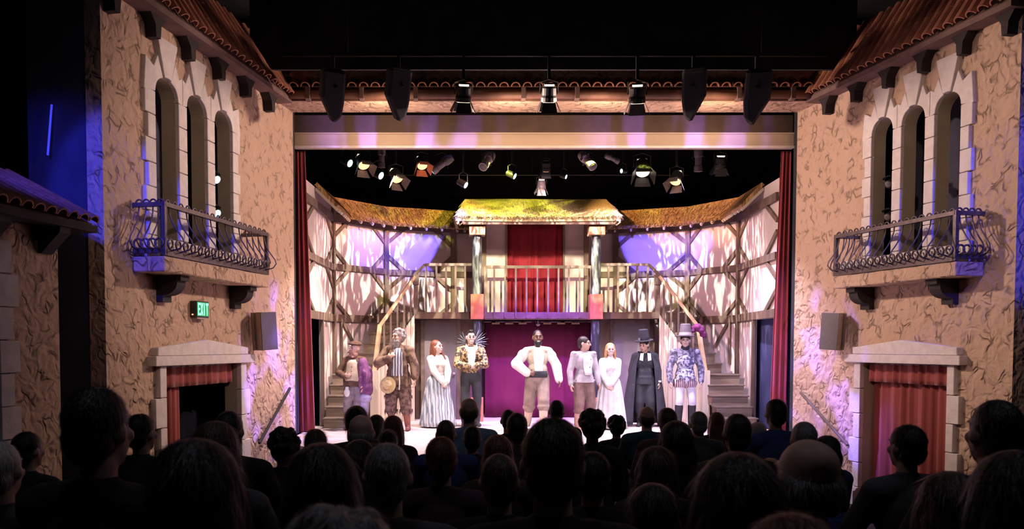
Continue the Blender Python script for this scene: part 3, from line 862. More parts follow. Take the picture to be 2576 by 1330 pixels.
for sg in (-1, 1):
    segs = SEG[sg]; ridge, eave = [], []
    a0, b0, t0, n0, L0 = segs[0]
    pts = [a0 + t0 * 0.85, a0 + t0 * 1.6] + [s[0] for s in segs[1:]] + [segs[3][1]]
    nrm = [n0, n0] + [(segs[i - 1][3] + segs[i][3]).normalized() for i in range(1, 4)] + [segs[3][3]]
    for p, n in zip(pts, nrm):
        ridge.append(Vector((p.x, p.y, 4.62)) + n * 0.02); eave.append(Vector((p.x, p.y, 4.20)) + n * 0.42)
    rt = root('thatched_roof', 'brown curved thatch strip running along the %s half of the set wall' % ('left' if sg < 0 else 'right'), 'thatched roof', (0, 0, 0), 0, 'thatch on the set')
    thatch(rt, ridge, eave, 2600, 5 + sg)
    # rafters under the eave
    for i in range(len(pts) - 1):
        m_ = 4 if i else 3
        for j in range(m_):
            f = j / m_
            p = ridge[i].lerp(ridge[i + 1], f) - Vector((0, 0, .10)); q = eave[i].lerp(eave[i + 1], f) - Vector((0, 0, .07))
            MB().beam(p, q, .04, .05).obj('rafter', 'pale_board', rt)
rt = root('thatched_roof', 'yellow-lit straw hip roof over the central balcony', 'thatched roof', (0.12, 17.8, 4.1), 0, 'thatch on the set')
rg = [(-1.52, .55, .62), (-.5, .55, .625), (.5, .55, .615), (1.56, .55, .62)]
ev = [(-1.70, -.70, .06), (-.55, -.70, .045), (.55, -.70, .05), (1.66, -.70, .06)]
thatch(rt, rg, ev, 2600, 21, 0.07, 0.10, 'straw_pale')
for sx, k0, k1 in ((-1, 0, 0), (1, 3, 3)):
    a = Vector(rg[k0]); b = Vector(ev[k1]); c = Vector((b.x, .75, .06)); d = a + Vector((0, .02, 0))
    thatch(rt, [a, d], [b, c], 500, 30 + sx, 0.05, 0.06, 'straw_end')
    # ragged rope of straw under the corner
    cp = Vector(ev[k1]) + Vector((-sx * .08, .05, -.07))
    MB().tube([cp + Vector((0.07 * cos(i * 1.3) , .05 * sin(i * 2.1), .06 * sin(i * 1.9))) for i in range(9)], .018, 6).obj('straw_knot', 'straw_end', rt, smooth=True)
MB().beam((-1.55, -.62, -.02), (1.52, -.62, -.02), .06, .06).obj('eave_pole', 'timber', rt)

# ---- central bay: posts, plaster, balcony floor and railing
C0 = 0.14
wb = structure(MB().box(-.93, -.49, 18.42, 18.50, 2.28, 4.45).box(.77, 1.21, 18.42, 18.50, 2.28, 4.45).box(-.49, .77, 18.42, 18.5, 4.27, 4.45).obj('wall_bay', 'plaster'))
for x0, x1 in ((-1.03, -.93), (1.21, 1.31)):
    MB().box(x0, x1, 18.30, 18.50, 2.28, 4.45).obj('post', 'timber', wb)
for x0, x1 in ((-.51, -.47), (.75, .79)):
    MB().box(x0, x1, 18.36, 18.419, 2.28, 4.27).obj('door_trim', 'rail_wood', wb)
MB().box(-.51, .79, 18.36, 18.419, 4.271, 4.31).obj('door_trim', 'rail_wood', wb)
structure(MB().box(-1.6, 1.95, 19.36, 19.42, 0, 4.6).obj('wall_bay_backing', 'black_cloth'))
t = root('balcony_curtain', 'deep red curtain hanging behind the stage balcony railing', 'curtain', (0.14, 18.47, 2.28))
drape('fabric', 'crimson', t, -.62, .64, 0.01, 1.98, 0.0, 7, 0.03, 8, seed=14)
MB().tube([(-.64, 0, 1.97), (.66, 0, 1.97)], .015, 6).obj('rod', 'iron', t)
t = root('lower_stage_curtain', 'magenta curtain with pale hanging tabs below the stage balcony', 'curtain', (0.2, 18.32, 0))
drape('fabric', 'magenta', t, -1.16, 1.16, 0.015, 2.12, 0.0, 8, 0.016, 6, seed=17)
for i, u in enumerate((1247, 1281, 1315, 1377, 1412, 1448)):
    p = at(u, 813, 18.25)
    MB().box(p.x - .2 - .085, p.x - .2 + .085, -.075, -.045, 2.045, 2.075).obj('hanging_tab', 'light_wood', t)
b = MB().lathe([(.012, 0), (.04, .02), (.05, .045), (.015, .07), (.012, .12)], 10, Matrix.Translation((0.0, -.07, 2.0)))
b.obj('centre_hook', 'fixture_white', t)
MB().tube([(-1.18, 0, 2.10), (1.18, 0, 2.10)], .015, 6).obj('rod', 'iron', t)

bp = root('stage_balcony', 'timber balcony platform with railing above the magenta curtain', 'balcony', (C0, 17.6, 2.14))
MB().box(-1.11, 1.12, -.06, .9, 0, .14).obj('platform', 'rail_wood', bp, bevel=.006)
MB().beam((-1.13, 0, 1.085), (1.12, 0, 1.085), .06, .06).obj('top_rail', 'rail_wood', bp)
for i, u in enumerate((1243, 1270, 1297, 1324, 1351, 1378, 1404, 1430, 1457)):
    x = at(u, 700, 17.6).x - C0
    MB().box(x - .018, x + .018, -.085, -.05, .02, 1.06).obj('baluster', 'rail_wood', bp)
for x in (-1.10, 1.12):
    MB().box(x - .035, x + .035, -.07, 0, 0, 1.08).obj('newel_post', 'rail_wood', bp)

# ---- marbled columns with capitals and terracotta blocks
for sx, txt in ((-1, 'left'), (1, 'right')):
    cx = at(1200, 700, 17.4).x if sx < 0 else at(1499, 700, 17.4).x
    c = root('column', 'dark marbled column with terracotta block beside the %s end of the stage balcony' % txt, 'column', (cx, 17.4, 0), 0, 'marbled columns')
    MB().lathe([(.10, .50), (.10, 2.12)], 20, caps=True).obj('lower_shaft', 'marble', c, smooth=False)
    MB().box(-.13, .13, -.13, .13, 0, .50).obj('plinth', 'terracotta', c, bevel=.008)
    MB().box(-.135, .135, -.135, .135, 2.121, 2.64).obj('middle_block', 'terracotta', c, bevel=.008)
    MB().lathe([(.105, 2.641), (.10, 3.3), (.098, 3.85)], 20).obj('upper_shaft', 'marble', c)
    MB().box(-.165, .165, -.165, .165, 3.851, 4.03).obj('capital', 'capital_wood', c, bevel=.008)
    MB().box(-.13 + .04 * sx * -1, .15 + .04 * sx * -1, -.13, .13, 4.031, 4.17).obj('impost', 'capital_red', c)

# ---- side landings, doors under them, stairs
CM = 0.11
for sg in (-1, 1):
    txt = 'left' if sg < 0 else 'right'
    Xs = lambda d: CM + sg * d
    def bx(d0, d1, y0, y1, z0, z1): return MB().box(min(Xs(d0), Xs(d1)), max(Xs(d0), Xs(d1)), y0, y1, z0, z1)
    ld = root('landing', 'timber landing with railing at the top of the %s stairs' % txt, 'landing', (0, 0, 0), 0, 'stair landings')
    bx(1.17, 2.60, 17.5, 18.85, 2.14, 2.28).obj('platform', 'timber', ld, bevel=.006)
    MB().beam((Xs(1.27), 17.55, 3.27), (Xs(2.34), 17.55, 3.27), .06, .055).obj('top_rail', 'rail_wood', ld)
    MB().beam((Xs(2.34), 17.55, 3.27), (Xs(2.56), 17.55, 3.06), .06, .055).obj('top_rail', 'rail_wood', ld)
    for d in (1.28, 2.53):
        bx(d - .045, d + .045, 17.485, 17.575, 2.15, 3.27 if d < 2 else 3.04).obj('newel_post', 'rail_wood', ld)
    bx(2.465, 2.595, 17.465, 17.595, 2.85, 3.06).obj('newel_cap', 'rail_wood', ld)
    for d in (1.50, 1.70, 1.90, 2.10, 2.32):
        bx(d - .02, d + .02, 17.53, 17.57, 2.16, 3.25).obj('baluster', 'rail_wood', ld)
    # wall under the landing with its door
    uw = structure(bx(1.20, 1.62, 17.92, 17.98, 0, 2.14).obj('wall_under_landing_' + txt, 'timber'))
    b = bx(2.42, 2.56, 17.92, 17.98, 0, 2.14); b.obj('panel', 'timber', uw)
    dd = bpy.data.objects.new('door_%d' % (3 if sg < 0 else 4), None); COL.objects.link(dd); structure(dd)
    dd['label'] = 'grey-brown plank door under the %s stair landing' % txt
    bx(1.68, 2.37, 17.89, 17.93, 0.01, 2.06).obj('door_leaf', 'door_paint', dd)
    for a, b_ in ((1.60, 1.68), (2.37, 2.45)):
        bx(a, b_, 17.86, 17.95, 0, 2.13).obj('door_frame', 'rail_wood', dd, bevel=.006)
    bx(1.681, 2.369, 17.86, 17.95, 2.061, 2.13).obj('door_frame', 'rail_wood', dd, bevel=.006)
    kx = 1.74 if sg < 0 else 2.31
    MB().ell((Xs(kx), 17.86, .98), (.03, .035, .03)).obj('door_knob', 'fixture_white', dd, smooth=True)
    # stairs
    x0, x1 = (-4.10, -3.38) if sg < 0 else (3.46, 4.20)
    st = root('staircase', 'wooden winding staircase climbing to the %s landing' % txt, 'staircase', (0, 0, 0), 0, 'stage stairs')
    for i in range(5):
        z = .2 * (i + 1); yf = 15.85 + .265 * i; yb = 17.45 if i == 4 else yf + .30
        MB().box(x0 + .02, x1 - .02, yf + .02, yb, z - .2, z - .03).obj('riser', 'step_wood', st)
        MB().box(x0, x1, yf - .01, yb, z - .0299, z).obj('tread', 'rail_wood', st, bevel=.006)
    for i in range(6):
        z = 1.0 + .2133 * (i + 1)
        f0, f1 = i / 6, (i + 1) / 6
        I = lambda f: Vector((Xs(3.30 - .68 * f), 17.02 + .5 * f, 0)); O = lambda f: Vector((Xs(3.86 - .62 * f), 17.45 + .75 * f, 0))
        a, b_, c_, d_ = I(f0), I(f1), O(f1), O(f0)
        nos = (a - b_).normalized() * .02
        MB().prism([(p.x, p.y) for p in (a, b_, c_, d_)], z - .2133 if i else .0, z - .03, 'xy').obj('riser', 'step_wood', st)
        MB().prism([(p.x, p.y) for p in (a + nos, b_, c_, d_ + nos)], z - .0299, z, 'xy').obj('tread', 'rail_wood', st)
    # vertical boards closing the side of the flight
    for i in range(9):
        f = (i + .5) / 9
        p0 = Vector((Xs(3.30 - .75 * (i / 9)), 17.0 + .5 * i / 9 - .02, 0)); p1 = Vector((Xs(3.30 - .75 * ((i + .93) / 9)), 17.0 + .5 * (i + .93) / 9 - .02, 0))
        zt0 = 1.04 + 1.2 * (i / 9); zt1 = 1.04 + 1.2 * ((i + .93) / 9)
        n = Vector((0, -.02, 0))
        vs = [p0, p1, p1 + Vector((0, 0, zt1)), p0 + Vector((0, 0, zt0))]
        vs += [v + n for v in vs]
        MB().add(vs, [(0, 1, 2, 3), (7, 6, 5, 4), (0, 4, 5, 1), (1, 5, 6, 2), (2, 6, 7, 3), (3, 7, 4, 0)]).obj('side_board', 'pale_board', st)
    # handrail: raking length, then down the lower newel
    h0, h1, h2 = Vector((Xs(2.55), 17.45, 3.02)), Vector((Xs(3.23), 17.0, 1.98)), Vector((Xs(3.32), 16.75, 1.05))
    MB().beam(h0, h1, .05, .06).obj('handrail', 'light_wood', st)
    MB().beam(h1 + Vector((0, 0, .02)), h2, .07, .07).obj('lower_newel', 'light_wood', st)
    MB().box(min(Xs(3.25), Xs(3.40)), max(Xs(3.25), Xs(3.40)), 16.68, 16.82, 0.0, 1.08).obj('lower_newel', 'pale_board', st)
    for i in range(5):
        f = (i + .6) / 5.2
        p = h0.lerp(h1, f); zb = 2.28 - 1.2 * f
        MB().box(p.x - .018, p.x + .018, p.y - .018, p.y + .018, zb, p.z).obj('baluster', 'rail_wood', st)

# ---- red legs beside the opening
for sg in (-1, 1):
    t = root('stage_curtain', 'tall red velvet leg curtain at the %s edge of the stage opening' % ('left' if sg < 0 else 'right'), 'curtain', (sg * 4.25, 14.945, 0), 0, 'red stage leg curtains')
    drape('fabric', 'red_velvet', t, -.13, .13, 0.02, 5.02, 0, 3, 0.022, 12, 48, seed=40 + sg, taper=(lambda t_, a_, b_: (-.14 + .02 * t_, .03 + .14 * t_)) if sg < 0 else (lambda t_, a_, b_: (-.03 - .14 * t_, .14 - .02 * t_)))
    structure(MB().box(min(sg * 4.45, sg * 4.40), max(sg * 4.45, sg * 4.40), 15.0, 19, 0, 4.2).obj('wall_wing_' + ('left' if sg < 0 else 'right'), 'wing_blue'))

# ================================================================ theatre fixtures
def head_m(pos, pan, tilt):
    return Matrix.Translation(pos) @ Matrix.Rotation(rad(pan), 4, 'Z') @ Matrix.Rotation(rad(tilt), 4, 'X')

BARS = ((13.08, 6.05), (15.75, 5.32), (16.6, 5.45), (17.4, 5.1))
def hang(rt, w, drop):
    """yoke and clamp above the head, reaching the bar the lamp hangs from"""
    y, z = rt.location.y, rt.location.z
    bz = min(BARS, key=lambda q: abs(q[0] - y))[1]
    top = (bz - z) / rt.scale[0] - .02 / rt.scale[0]
    dr = min(.26, max(.12, top - .04))
    MB().tube([(-w, 0, 0), (-w, 0, dr * .8), (0, 0, dr), (w, 0, dr * .8), (w, 0, 0)], .012, 6).obj('yoke', 'fixture', rt)
    MB().box(-.025, .025, -.025, .025, min(dr, top) - .01, max(top, dr) + .02).obj('clamp', 'fixture', rt)

def fresnel(pos, pan, tilt, label, sc=1.0, body='fixture', lens='glow_hot', vent='glow_hot', doors=True, drop=.28, dmat=None):
    rt = root('fresnel_light', label, 'stage light', pos, 0, 'theatre lights with barn doors')
    rt.scale = (sc,) * 3
    M = head_m((0, 0, 0), pan, tilt)
    MB().lathe([(.09, .13), (.125, .10), (.13, -.02), (.145, -.06), (.145, -.13), (.135, -.135)], 18, M).obj('body', body, rt)
    MB().lathe([(.125, -.137), (.10, -.150), (.05, -.157), (.005, -.159)], 18, M).obj('lens', lens, rt, smooth=True)
    if vent:
        MB().box(-.085, .085, -.045, .045, .135, .165, M).obj('vent_slot', vent, rt)
    MB().box(-.10, .10, -.06, .06, .166, .185, M).obj('vent_cap', body, rt)
    if doors:
        dm = dmat or body
        for i in range(4):
            Md = M @ Matrix.Rotation(i * pi / 2, 4, 'Z') @ Matrix.Translation((0, .135, -.14)) @ Matrix.Rotation(rad(24 if i % 2 else 14), 4, 'X')
            MB().prism([(-.11, 0), (.11, 0), (.15, -.19), (-.15, -.19)], 0, .006, 'xz', Md).obj('barn_door', dm, rt)
    hang(rt, .16, drop)
    return rt

def profile(pos, pan, tilt, label, sc=1.0, body='fixture', lens=None, hood=False, drop=.25):
    rt = root('profile_light', label, 'stage light', pos, 0, 'long theatre profile lights')
    rt.scale = (sc,) * 3
    M = head_m((0, 0, 0), pan, tilt)
    MB().lathe([(.05, .30), (.10, .28), (.115, .20), (.11, .08), (.085, .05), (.085, -.14), (.10, -.15), (.105, -.28)], 16, M).obj('barrel', body, rt)
    MB().lathe([(.09, -.281), (.05, -.29), (.004, -.292)], 16, M).obj('lens', lens or 'fixture_grey', rt)
    for a in (0, pi / 2, pi, 3 * pi / 2):
        MB().box(-.03, .03, .10, .16, .055, .063, M @ Matrix.Rotation(a, 4, 'Z')).obj('shutter_tab', 'fixture', rt)
    if hood:
        q = [(-.17, -.26), (.13, -.30), (.05, -.52), (-.13, -.44)]
        h_ = 1 if pan > 0 else -1
        MB().prism([(h_ * a_, b_) for a_, b_ in ((-.21, .30), (.15, .30), (.17, -.18), (.15, -.40), (.04, -.50), (-.08, -.30), (-.19, -.12))], -.13, .13, 'xz', M).obj('black_wrap', 'black_cloth', rt, bevel=.04)
    hang(rt, .13, drop)
    return rt

def led_spot(pos, aim, label, sc=1.0, lens='glow_cyan', drop=.2):
    rt = root('led_spot', label, 'stage light', pos, 0, 'small bright led spots')
    rt.scale = (sc,) * 3
    q = (Vector(aim) - Vector(pos)).to_track_quat('-Z', 'Y').to_matrix().to_4x4()
    MB().lathe([(.03, .16), (.07, .13), (.078, 0), (.08, -.08)], 14, q).obj('can', 'fixture', rt)
    MB().lathe([(.074, -.079), (.05, -.089), (.004, -.092)], 14, q).obj('lens', lens, rt, smooth=True)
    hang(rt, .09, drop)
    return rt

def bar(name, label, p0, p1, r=.025):
    mid = (Vector(p0) + Vector(p1)) / 2
    rt = root(name, label, 'lighting bar', mid)
    a, b = Vector(p0) - mid, Vector(p1) - mid
    MB().tube([a, b], r, 10).obj('pipe', 'truss', rt, smooth=True)
    for f in (.12, .5, .88):
        p = a.lerp(b, f)
        MB().tube([p, p + Vector((0, 0, 7.0 - mid.z))], .006, 5).obj('hanger', 'truss', rt)
    return rt

# front bar over the apron
FB = 13.08
bar('front_lighting_bar', 'front lighting bar hung just below the black border', (-4.2, FB, 6.05), (4.2, FB, 6.05))
def fpos(u, v): p = at(u, v, FB); return p
profile(fpos(838, 225), 25, 25, 'black wrapped profile light, leftmost on the front bar', 1.0, hood=True, drop=.36)
profile(fpos(1003, 222), 25, 25, 'black wrapped profile light, second from left on the front bar', 1.0, hood=True, drop=.36)
profile(fpos(1744, 222), -20, 25, 'black wrapped profile light right of the lit lamps on the front bar', 1.0, hood=True, drop=.36)
profile(fpos(1903, 228), -12, 22, 'black wrapped profile light, rightmost on the front bar', 1.05, hood=True, drop=.40)
fresnel(fpos(1166, 236), 8, 22, 'lit fresnel with glowing barn door, left of three on the front bar', .86, drop=.40)
fresnel(fpos(1381, 236), 0, 22, 'lit fresnel, middle of three on the front bar', .86, drop=.40)
fresnel(fpos(1603, 238), -8, 22, 'lit fresnel with grey doors, right of three on the front bar', .90, dmat='fixture_grey', drop=.40)
tag(MB().box(-.03, .03, -.012, .012, -.022, .022).obj('bar_tag', 'fixture_white'), 'tiny white tag hanging at the right end of the front bar', 'tag').location = (at(1966, 259, 13.93).x, 13.937, 5.64)

# bars inside the stage house
bar('stage_lighting_bar', 'first lighting bar right behind the inner portal beam', (-3.9, 15.75, 5.32), (3.9, 15.75, 5.32))
bar('stage_lighting_bar', 'second lighting bar deeper above the stage', (-3.6, 16.6, 5.45), (3.6, 16.6, 5.45))
bar('stage_lighting_bar', 'third lighting bar deepest above the set', (-3.2, 17.4, 5.1), (3.2, 17.4, 5.1), .018)
Y1, Y2 = 15.75, 16.6
led_spot(at(873, 407, Y1), at(873, 407, Y1) + Vector((.85, -.5, -.5)), 'bright cyan led spot highest at far left above the stage', 1.0)
led_spot(at(951, 438, Y2), at(951, 438, Y2) + Vector((.85, -.5, -.5)), 'bright cyan led spot between two amber fresnels at left above the stage', 1.05)
led_spot(at(1165, 462, Y2), at(1165, 462, Y2) + Vector((.9, -.45, -.55)), 'cyan led spot hanging low over the left end of the straw hip roof', .9, drop=.5)
led_spot(at(1288, 440, Y2), at(1288, 440, Y2) + Vector((.9, -.4, -.5)), 'pale blue led spot left of the centre grey fresnels', .85, drop=.4)
led_spot(at(1419, 443, Y2), at(1419, 443, Y2) + Vector((.9, -.5, -.4)), 'small cyan led spot right of the centre grey fresnels', .6, drop=.3)
led_spot(at(1568, 430, Y2), at(1568, 430, Y2) + Vector((-.9, -.5, -.1)), 'small white led spot left of the wide amber fresnel', .6, drop=.3)
fresnel(at(912, 405, Y1), 30, -38, 'amber fresnel with open doors at far left above the stage', .85, lens='glow_warm', vent='glow_hot', dmat='fixture_grey')
fresnel(at(996, 440, Y1), 35, -38, 'low amber fresnel with grey door above the left thatch', .80, lens='glow_warm', vent='glow_hot', dmat='fixture_grey')
fresnel(at(1060, 408, Y1), 20, -40, 'orange-red fresnel third from the left above the stage', .75, lens='glow_warm', vent='glow_hot', dmat='terracotta')
fresnel(at(1374, 418, Y2), 0, 25, 'dark centre fresnel with glowing lower door, upper of two', .66, lens='glow_warm', vent=None)
fresnel(at(1362, 463, Y2), 0, 25, 'grey centre fresnel with two lit vents, lower of two', .62, body='fixture_grey', lens='glow_warm', vent='glow_hot')
fresnel(at(1616, 420, Y1), -5, -36, 'wide amber fresnel with bright lower slit right of centre', 1.0, lens='glow_hot', vent='glow_hot')
fresnel(at(1702, 446, Y1), -35, -36, 'low amber fresnel with grey door above the right thatch', .80, lens='glow_warm', vent='glow_hot', dmat='fixture_grey')
fresnel(at(1812, 408, Y1), 0, 20, 'dark fresnel with lit top vent at far right above the stage', .75, lens='fixture_grey', vent='glow_hot')
profile(at(1226, 405, Y2), -30, -50, 'white cylinder profile light left of centre above the stage', .85, body='fixture_white')
profile(at(1477, 404, Y2), 30, -50, 'white cylinder profile light right of centre above the stage', .85, body='fixture_white')
profile(at(960, 396, Y2), 15, 5, 'grey profile light hanging straight down at left above the stage', .70, body='fixture_grey')
profile(at(1757, 402, Y2), -8, 5, 'grey profile light hanging straight down at right above the stage', .80, body='fixture_grey')
profile(at(1112, 412, Y2), 80, 55, 'pale long profile light beside the orange-red fresnel', .85, body='fixture_grey', lens='glow_cyan')
profile(at(1540, 398, Y2), -70, 70, 'slim tilted profile light near the right of centre above the stage', .55, body='fixture_grey')

# moving lights standing in the side windows nearest the stage
for sg, k, gm in ((-1, 1.16, 'glow_cyan'), (1, 1.0, None)):
    loc, rz = frame(sg); mx = 1 if sg < 0 else -1
    for j, z in enumerate((3.98, 3.50)):
        rt = root('window_spotlight', '%s spotlight, %s of two inside the %s window nearest the stage' % ('lit cyan' if gm else 'dark unlit', 'upper' if j == 0 else 'lower', 'left' if sg < 0 else 'right'), 'stage light', loc, rz, 'spotlights in the side windows')
        c = Vector((mx * 2.22 * k, -.10, z))
        d = Vector((mx * .35, .75, -.45)).normalized()
        q = Matrix.Translation(c) @ d.to_track_quat('Z', 'Y').to_matrix().to_4x4()
        MB().lathe([(.02, -.14), (.045, -.12), (.05, 0), (.062, .03), (.062, .07)], 14, q).obj('can', 'fixture', rt)
        MB().lathe([(.058, .071), (.035, .080), (.004, .083)], 14, q).obj('lens', gm or 'fixture_grey', rt, smooth=True)
        MB().tube([c + Vector((0, 0, .1)), c + Vector((-mx * .12, -.04, .12)), Vector((mx * 1.98 * k, -.16, z + .1))], .012, 6).obj('bracket', 'fixture', rt)

# ================================================================ people
def V(*a): return Vector(a)
def ik(S, T, a, b, hint):
    d = T - S; L = d.length
    if L > (a + b) * .985: T = S + d * ((a + b) * .985 / L); d = T - S; L = d.length
    x = (a * a - b * b + L * L) / (2 * L); h = math.sqrt(max(0, a * a - x * x))
    u = d.normalized(); p = hint - u * hint.dot(u); p.normalize()
    return S + u * x + p * h, T

def rig(wl=None, wr=None, hl=None, hr=None, fl=None, fr=None, sho=.185, hip=.09, kl=None, kr=None, lean=V(0, 0, 0)):
    """joints of a 1.75 m figure facing -y; l is the figure's left (+x)"""
    J = {}
    for s, w, h, f, kh in ((1, wl, hl, fl, kl), (-1, wr, hr, fr, kr)):
        t = 'l' if s > 0 else 'r'
        S = V(s * sho, 0.01, 1.395) + lean
        w = w or V(s * .26, -.05, .862); h = h or V(s * .6, .8, 0)
        E, Wr = ik(S, w, .29, .255, h)
        H = V(s * hip, 0, .92); f = f or V(s * .12, 0, .085)
        K, A = ik(H, f, .43, .42, (kh or V(s * .15, -1, 0)))
        J['s' + t], J['e' + t], J['w' + t] = S, E, Wr
        J['h' + t], J['k' + t], J['a' + t] = H, K, A
    J['lean'] = lean
    return J

def hand(b, wr, d, n, curl=.5, side=1):
    d = d.normalized(); n = (n - d * n.dot(d)).normalized(); sd = d.cross(n).normalized() * side
    M = Matrix((( *sd, 0), (*n, 0), (*d, 0), (0, 0, 0, 1))).transposed(); M.translation = wr
    b.ell((0, 0, .055), (.040, .019, .058), M)
    for i, (o, l) in enumerate(((-.031, .062), (-.010, .074), (.012, .069), (.033, .052))):
        p0 = M @ V(o * .8, 0, .085); p1 = M @ V(o * 1.2, l * .35 * curl, .085 + l * .6); p2 = M @ V(o * 1.15, l * .95 * curl, .085 + l * (1.05 - .5 * curl))
        b.cap(p0, p1, .0105, .0095, 8); b.cap(p1, p2, .0095, .008, 8)
    p0 = M @ V(-.030, 0, .02); p1 = M @ V(-.060, .02, .055); p2 = M @ V(-.062, .032, .088)
    b.cap(p0, p1, .014, .0115, 8); b.cap(p1, p2, .0115, .009, 8)

def head_mat(J, yaw=0, pitch=0, roll=0, sc=1.10):
    return Matrix.Translation(V(0, 0, 1.50) + J['lean']) @ Matrix.Rotation(rad(yaw), 4, 'Z') @ Matrix.Rotation(rad(pitch), 4, 'X') @ Matrix.Rotation(rad(roll), 4, 'Y') @ Matrix.Translation((0, 0, .135)) @ Matrix.Scale(sc, 4)

def body(J, Mh, fem=False, fat=1.0, hands=None, bust=False):
    b = MB(); w = .93 if fem else 1.0; le = J['lean']
    b.ell(V(0, .0, 1.28) + le * .8, (.165 * w, .108, .20)); b.ell(V(0, -.01 * fat, 1.07) + le * .4, (.14 * w * fat, .105 * fat, .17))
    b.ell((0, .0, .95), (.16 * (1.03 if fem else 1) * (fat + 1) / 2, .115, .125))
    if bust:
        for s in (-1, 1): b.ell(V(s * .07, -.085, 1.27) + le * .8, (.065, .055, .06))
    for t in 'lr': b.cap(V(0, .015, 1.435) + le, J['s' + t] + V(0, 0, .005), .052, .056)
    b.cap(V(0, .01, 1.40) + le, Mh @ V(0, .012, -.06), .058 * w, .052 * w)
    for t in 'lr':
        s = 1 if t == 'l' else -1
        b.cap(J['s' + t], J['e' + t], .053 * w, .042 * w); b.cap(J['e' + t], J['w' + t], .043 * w, .029 * w)
        d, n, c = (hands or {}).get(t, ((J['w' + t] - J['e' + t]), V(-s, 0, 0), .55))
        hand(b, J['w' + t], d, n, c, s if abs(n.x) > .5 else s)
        b.cap(J['h' + t], J['k' + t], .082 * w, .057 * w); b.cap(J['k' + t], J['k' + t].lerp(J['a' + t], .45), .056 * w, .056 * w)
        b.cap(J['k' + t].lerp(J['a' + t], .4), J['a' + t], .055 * w, .036 * w)
        f = J['a' + t]; b.cap(f + V(0, .03, -.04), f + V(s * .02, -.15, -.05), .038, .030)
    # head with a face
    b.ell((0, .012, .018), (.077, .097, .100), Mh); b.ell((0, .020, .042), (.0765, .090, .074), Mh); b.ell((0, -.028, -.045), (.060, .066, .078), Mh)
    b.ell((0, -.066, -.093), (.032, .026, .022), Mh); b.cap(Mh @ V(0, -.092, .018), Mh @ V(0, -.114, -.020), .010, .016)
    b.ell((0, -.082, .036), (.052, .018, .014), Mh)
    for s in (-1, 1):
        b.ell((s * .079, .008, -.008), (.011, .024, .034), Mh); b.ell((s * .038, -.072, -.02), (.024, .022, .022), Mh)
    b.ell((0, -.090, -.055), (.028, .012, .014), Mh)
    return b

def face(rt, Mh, brow='hair_dark', lips='lips', smile=False, moustache=None):
    for s in (-1, 1):
        MB().ell((s * .032, -.094, .010), (.015, .009, .008), Mh, 8, 6).obj('eye', 'eye', rt, smooth=True)
        MB().beam(Mh @ V(s * .016, -.102, .041), Mh @ V(s * .050, -.089, .037), .010, .007).obj('eyebrow', brow, rt)
    MB().ell((0, -.099, -.056), (.027 if smile else .023, .008, .009 if smile else .006), Mh, 8, 6).obj('mouth', 'teeth' if smile else lips, rt, smooth=True)

def torso_shell(b, J, i=.02, fem=False, fat=1.0, hem=.93, flare=0.0, top=True):
    w = .93 if fem else 1.0; le = J['lean']
    b.ell(V(0, 0, 1.28) + le * .8, (.165 * w + i, .108 + i, .20)); b.ell(V(0, -.01 * fat, 1.07) + le * .4, (.14 * w * fat + i, .105 * fat + i, .17 + i * .3))
    if top:
        for t in 'lr': b.cap(V(0, .015, 1.435) + le, J['s' + t] + V(0, 0, .005), .052 + i * .8, .056 + i * .9)
    if hem < 1.0:
        b.lathe([(.14 + i, 0), (.15 + i, (1.06 - hem) * .6), (.165 + i + flare * .5, (1.06 - hem) * .3)][::-1] if 0 else [(.155 + i + flare, hem), (.150 + i + flare * .5, (hem + 1.05) / 2), (.135 + i, 1.08)], 18, Matrix.Diagonal((1.02 * (fat + 1) / 2, .80 * fat, 1, 1)))

def torso_r(z, i, fat=1.0, fem=False):
    w = .93 if fem else 1.0; rx = ry = .02
    for cz, a, c, h in ((1.28, .165 * w, .108, .20), (1.07, .14 * w * fat, .105 * fat + .01 * fat, .17), (.95, .16 * (fat + 1) / 2, .115, .125)):
        q = 1 - ((z - cz) / h) ** 2
        if q > 0: rx = max(rx, a * math.sqrt(q)); ry = max(ry, c * math.sqrt(q))
    return rx + i, ry + i

def panel(rt, name, mat, prof, i=.04, fat=1.0, fem=False, lean=V(0, 0, 0), ph=0.0, n=12, thick=.012):
    '''cloth that follows the front of the torso; prof = [(z, half-angle in degrees)] from top to bottom'''
    rows = []
    for z, ha in prof:
        rx, ry = torso_r(min(z, 1.36), i, fat, fem)
        if z > 1.36: rx *= 1 - (z - 1.36) * 2.5; ry *= 1 - (z - 1.36) * 2.8
        row = []
        for k in range(n + 1):
            a = rad(ph - ha + 2 * ha * k / n)
            row.append(V(rx * sin(a), -ry * cos(a), z) + lean * .6)
        rows.append(row)
    return MB().sheet(rows).obj(name, mat, rt, smooth=True, solid=thick)

def sleeve(b, J, t, i=.014, f=1.0, puff=0.0, w=1.0):
    s, e, wr = J['s' + t], J['e' + t], J['w' + t]
    b.cap(s, e, (.053 * w + i), (.042 * w + i + puff)); q = e.lerp(wr, f)
    b.cap(e, q, .043 * w + i + puff, (.029 + .014 * (1 - f)) * w + i + puff * .8)
    if puff:
        b.ell(s.lerp(e, .40), (.058 + puff, .058 + puff, .085 + puff)); b.ell(e.lerp(wr, .45), (.050 + puff,) * 3); b.cap(wr + (e - wr) * .06, wr, .042, .040)

def legs(b, J, i=.015, to=1.0, w=1.0, hips=True, fat=1.0):
    if hips: b.ell((0, 0, .96), (.16 * (fat + 1) / 2 + i, .115 + i, .13 + i * .5))
    for t in 'lr':
        h, k, a = J['h' + t], J['k' + t], J['a' + t]
        b.cap(h, k, .084 * w + i, .06 * w + i)
        if to > 0: b.cap(k, k.lerp(a, to), .06 * w + i, (.058 - .02 * to) * w + i)

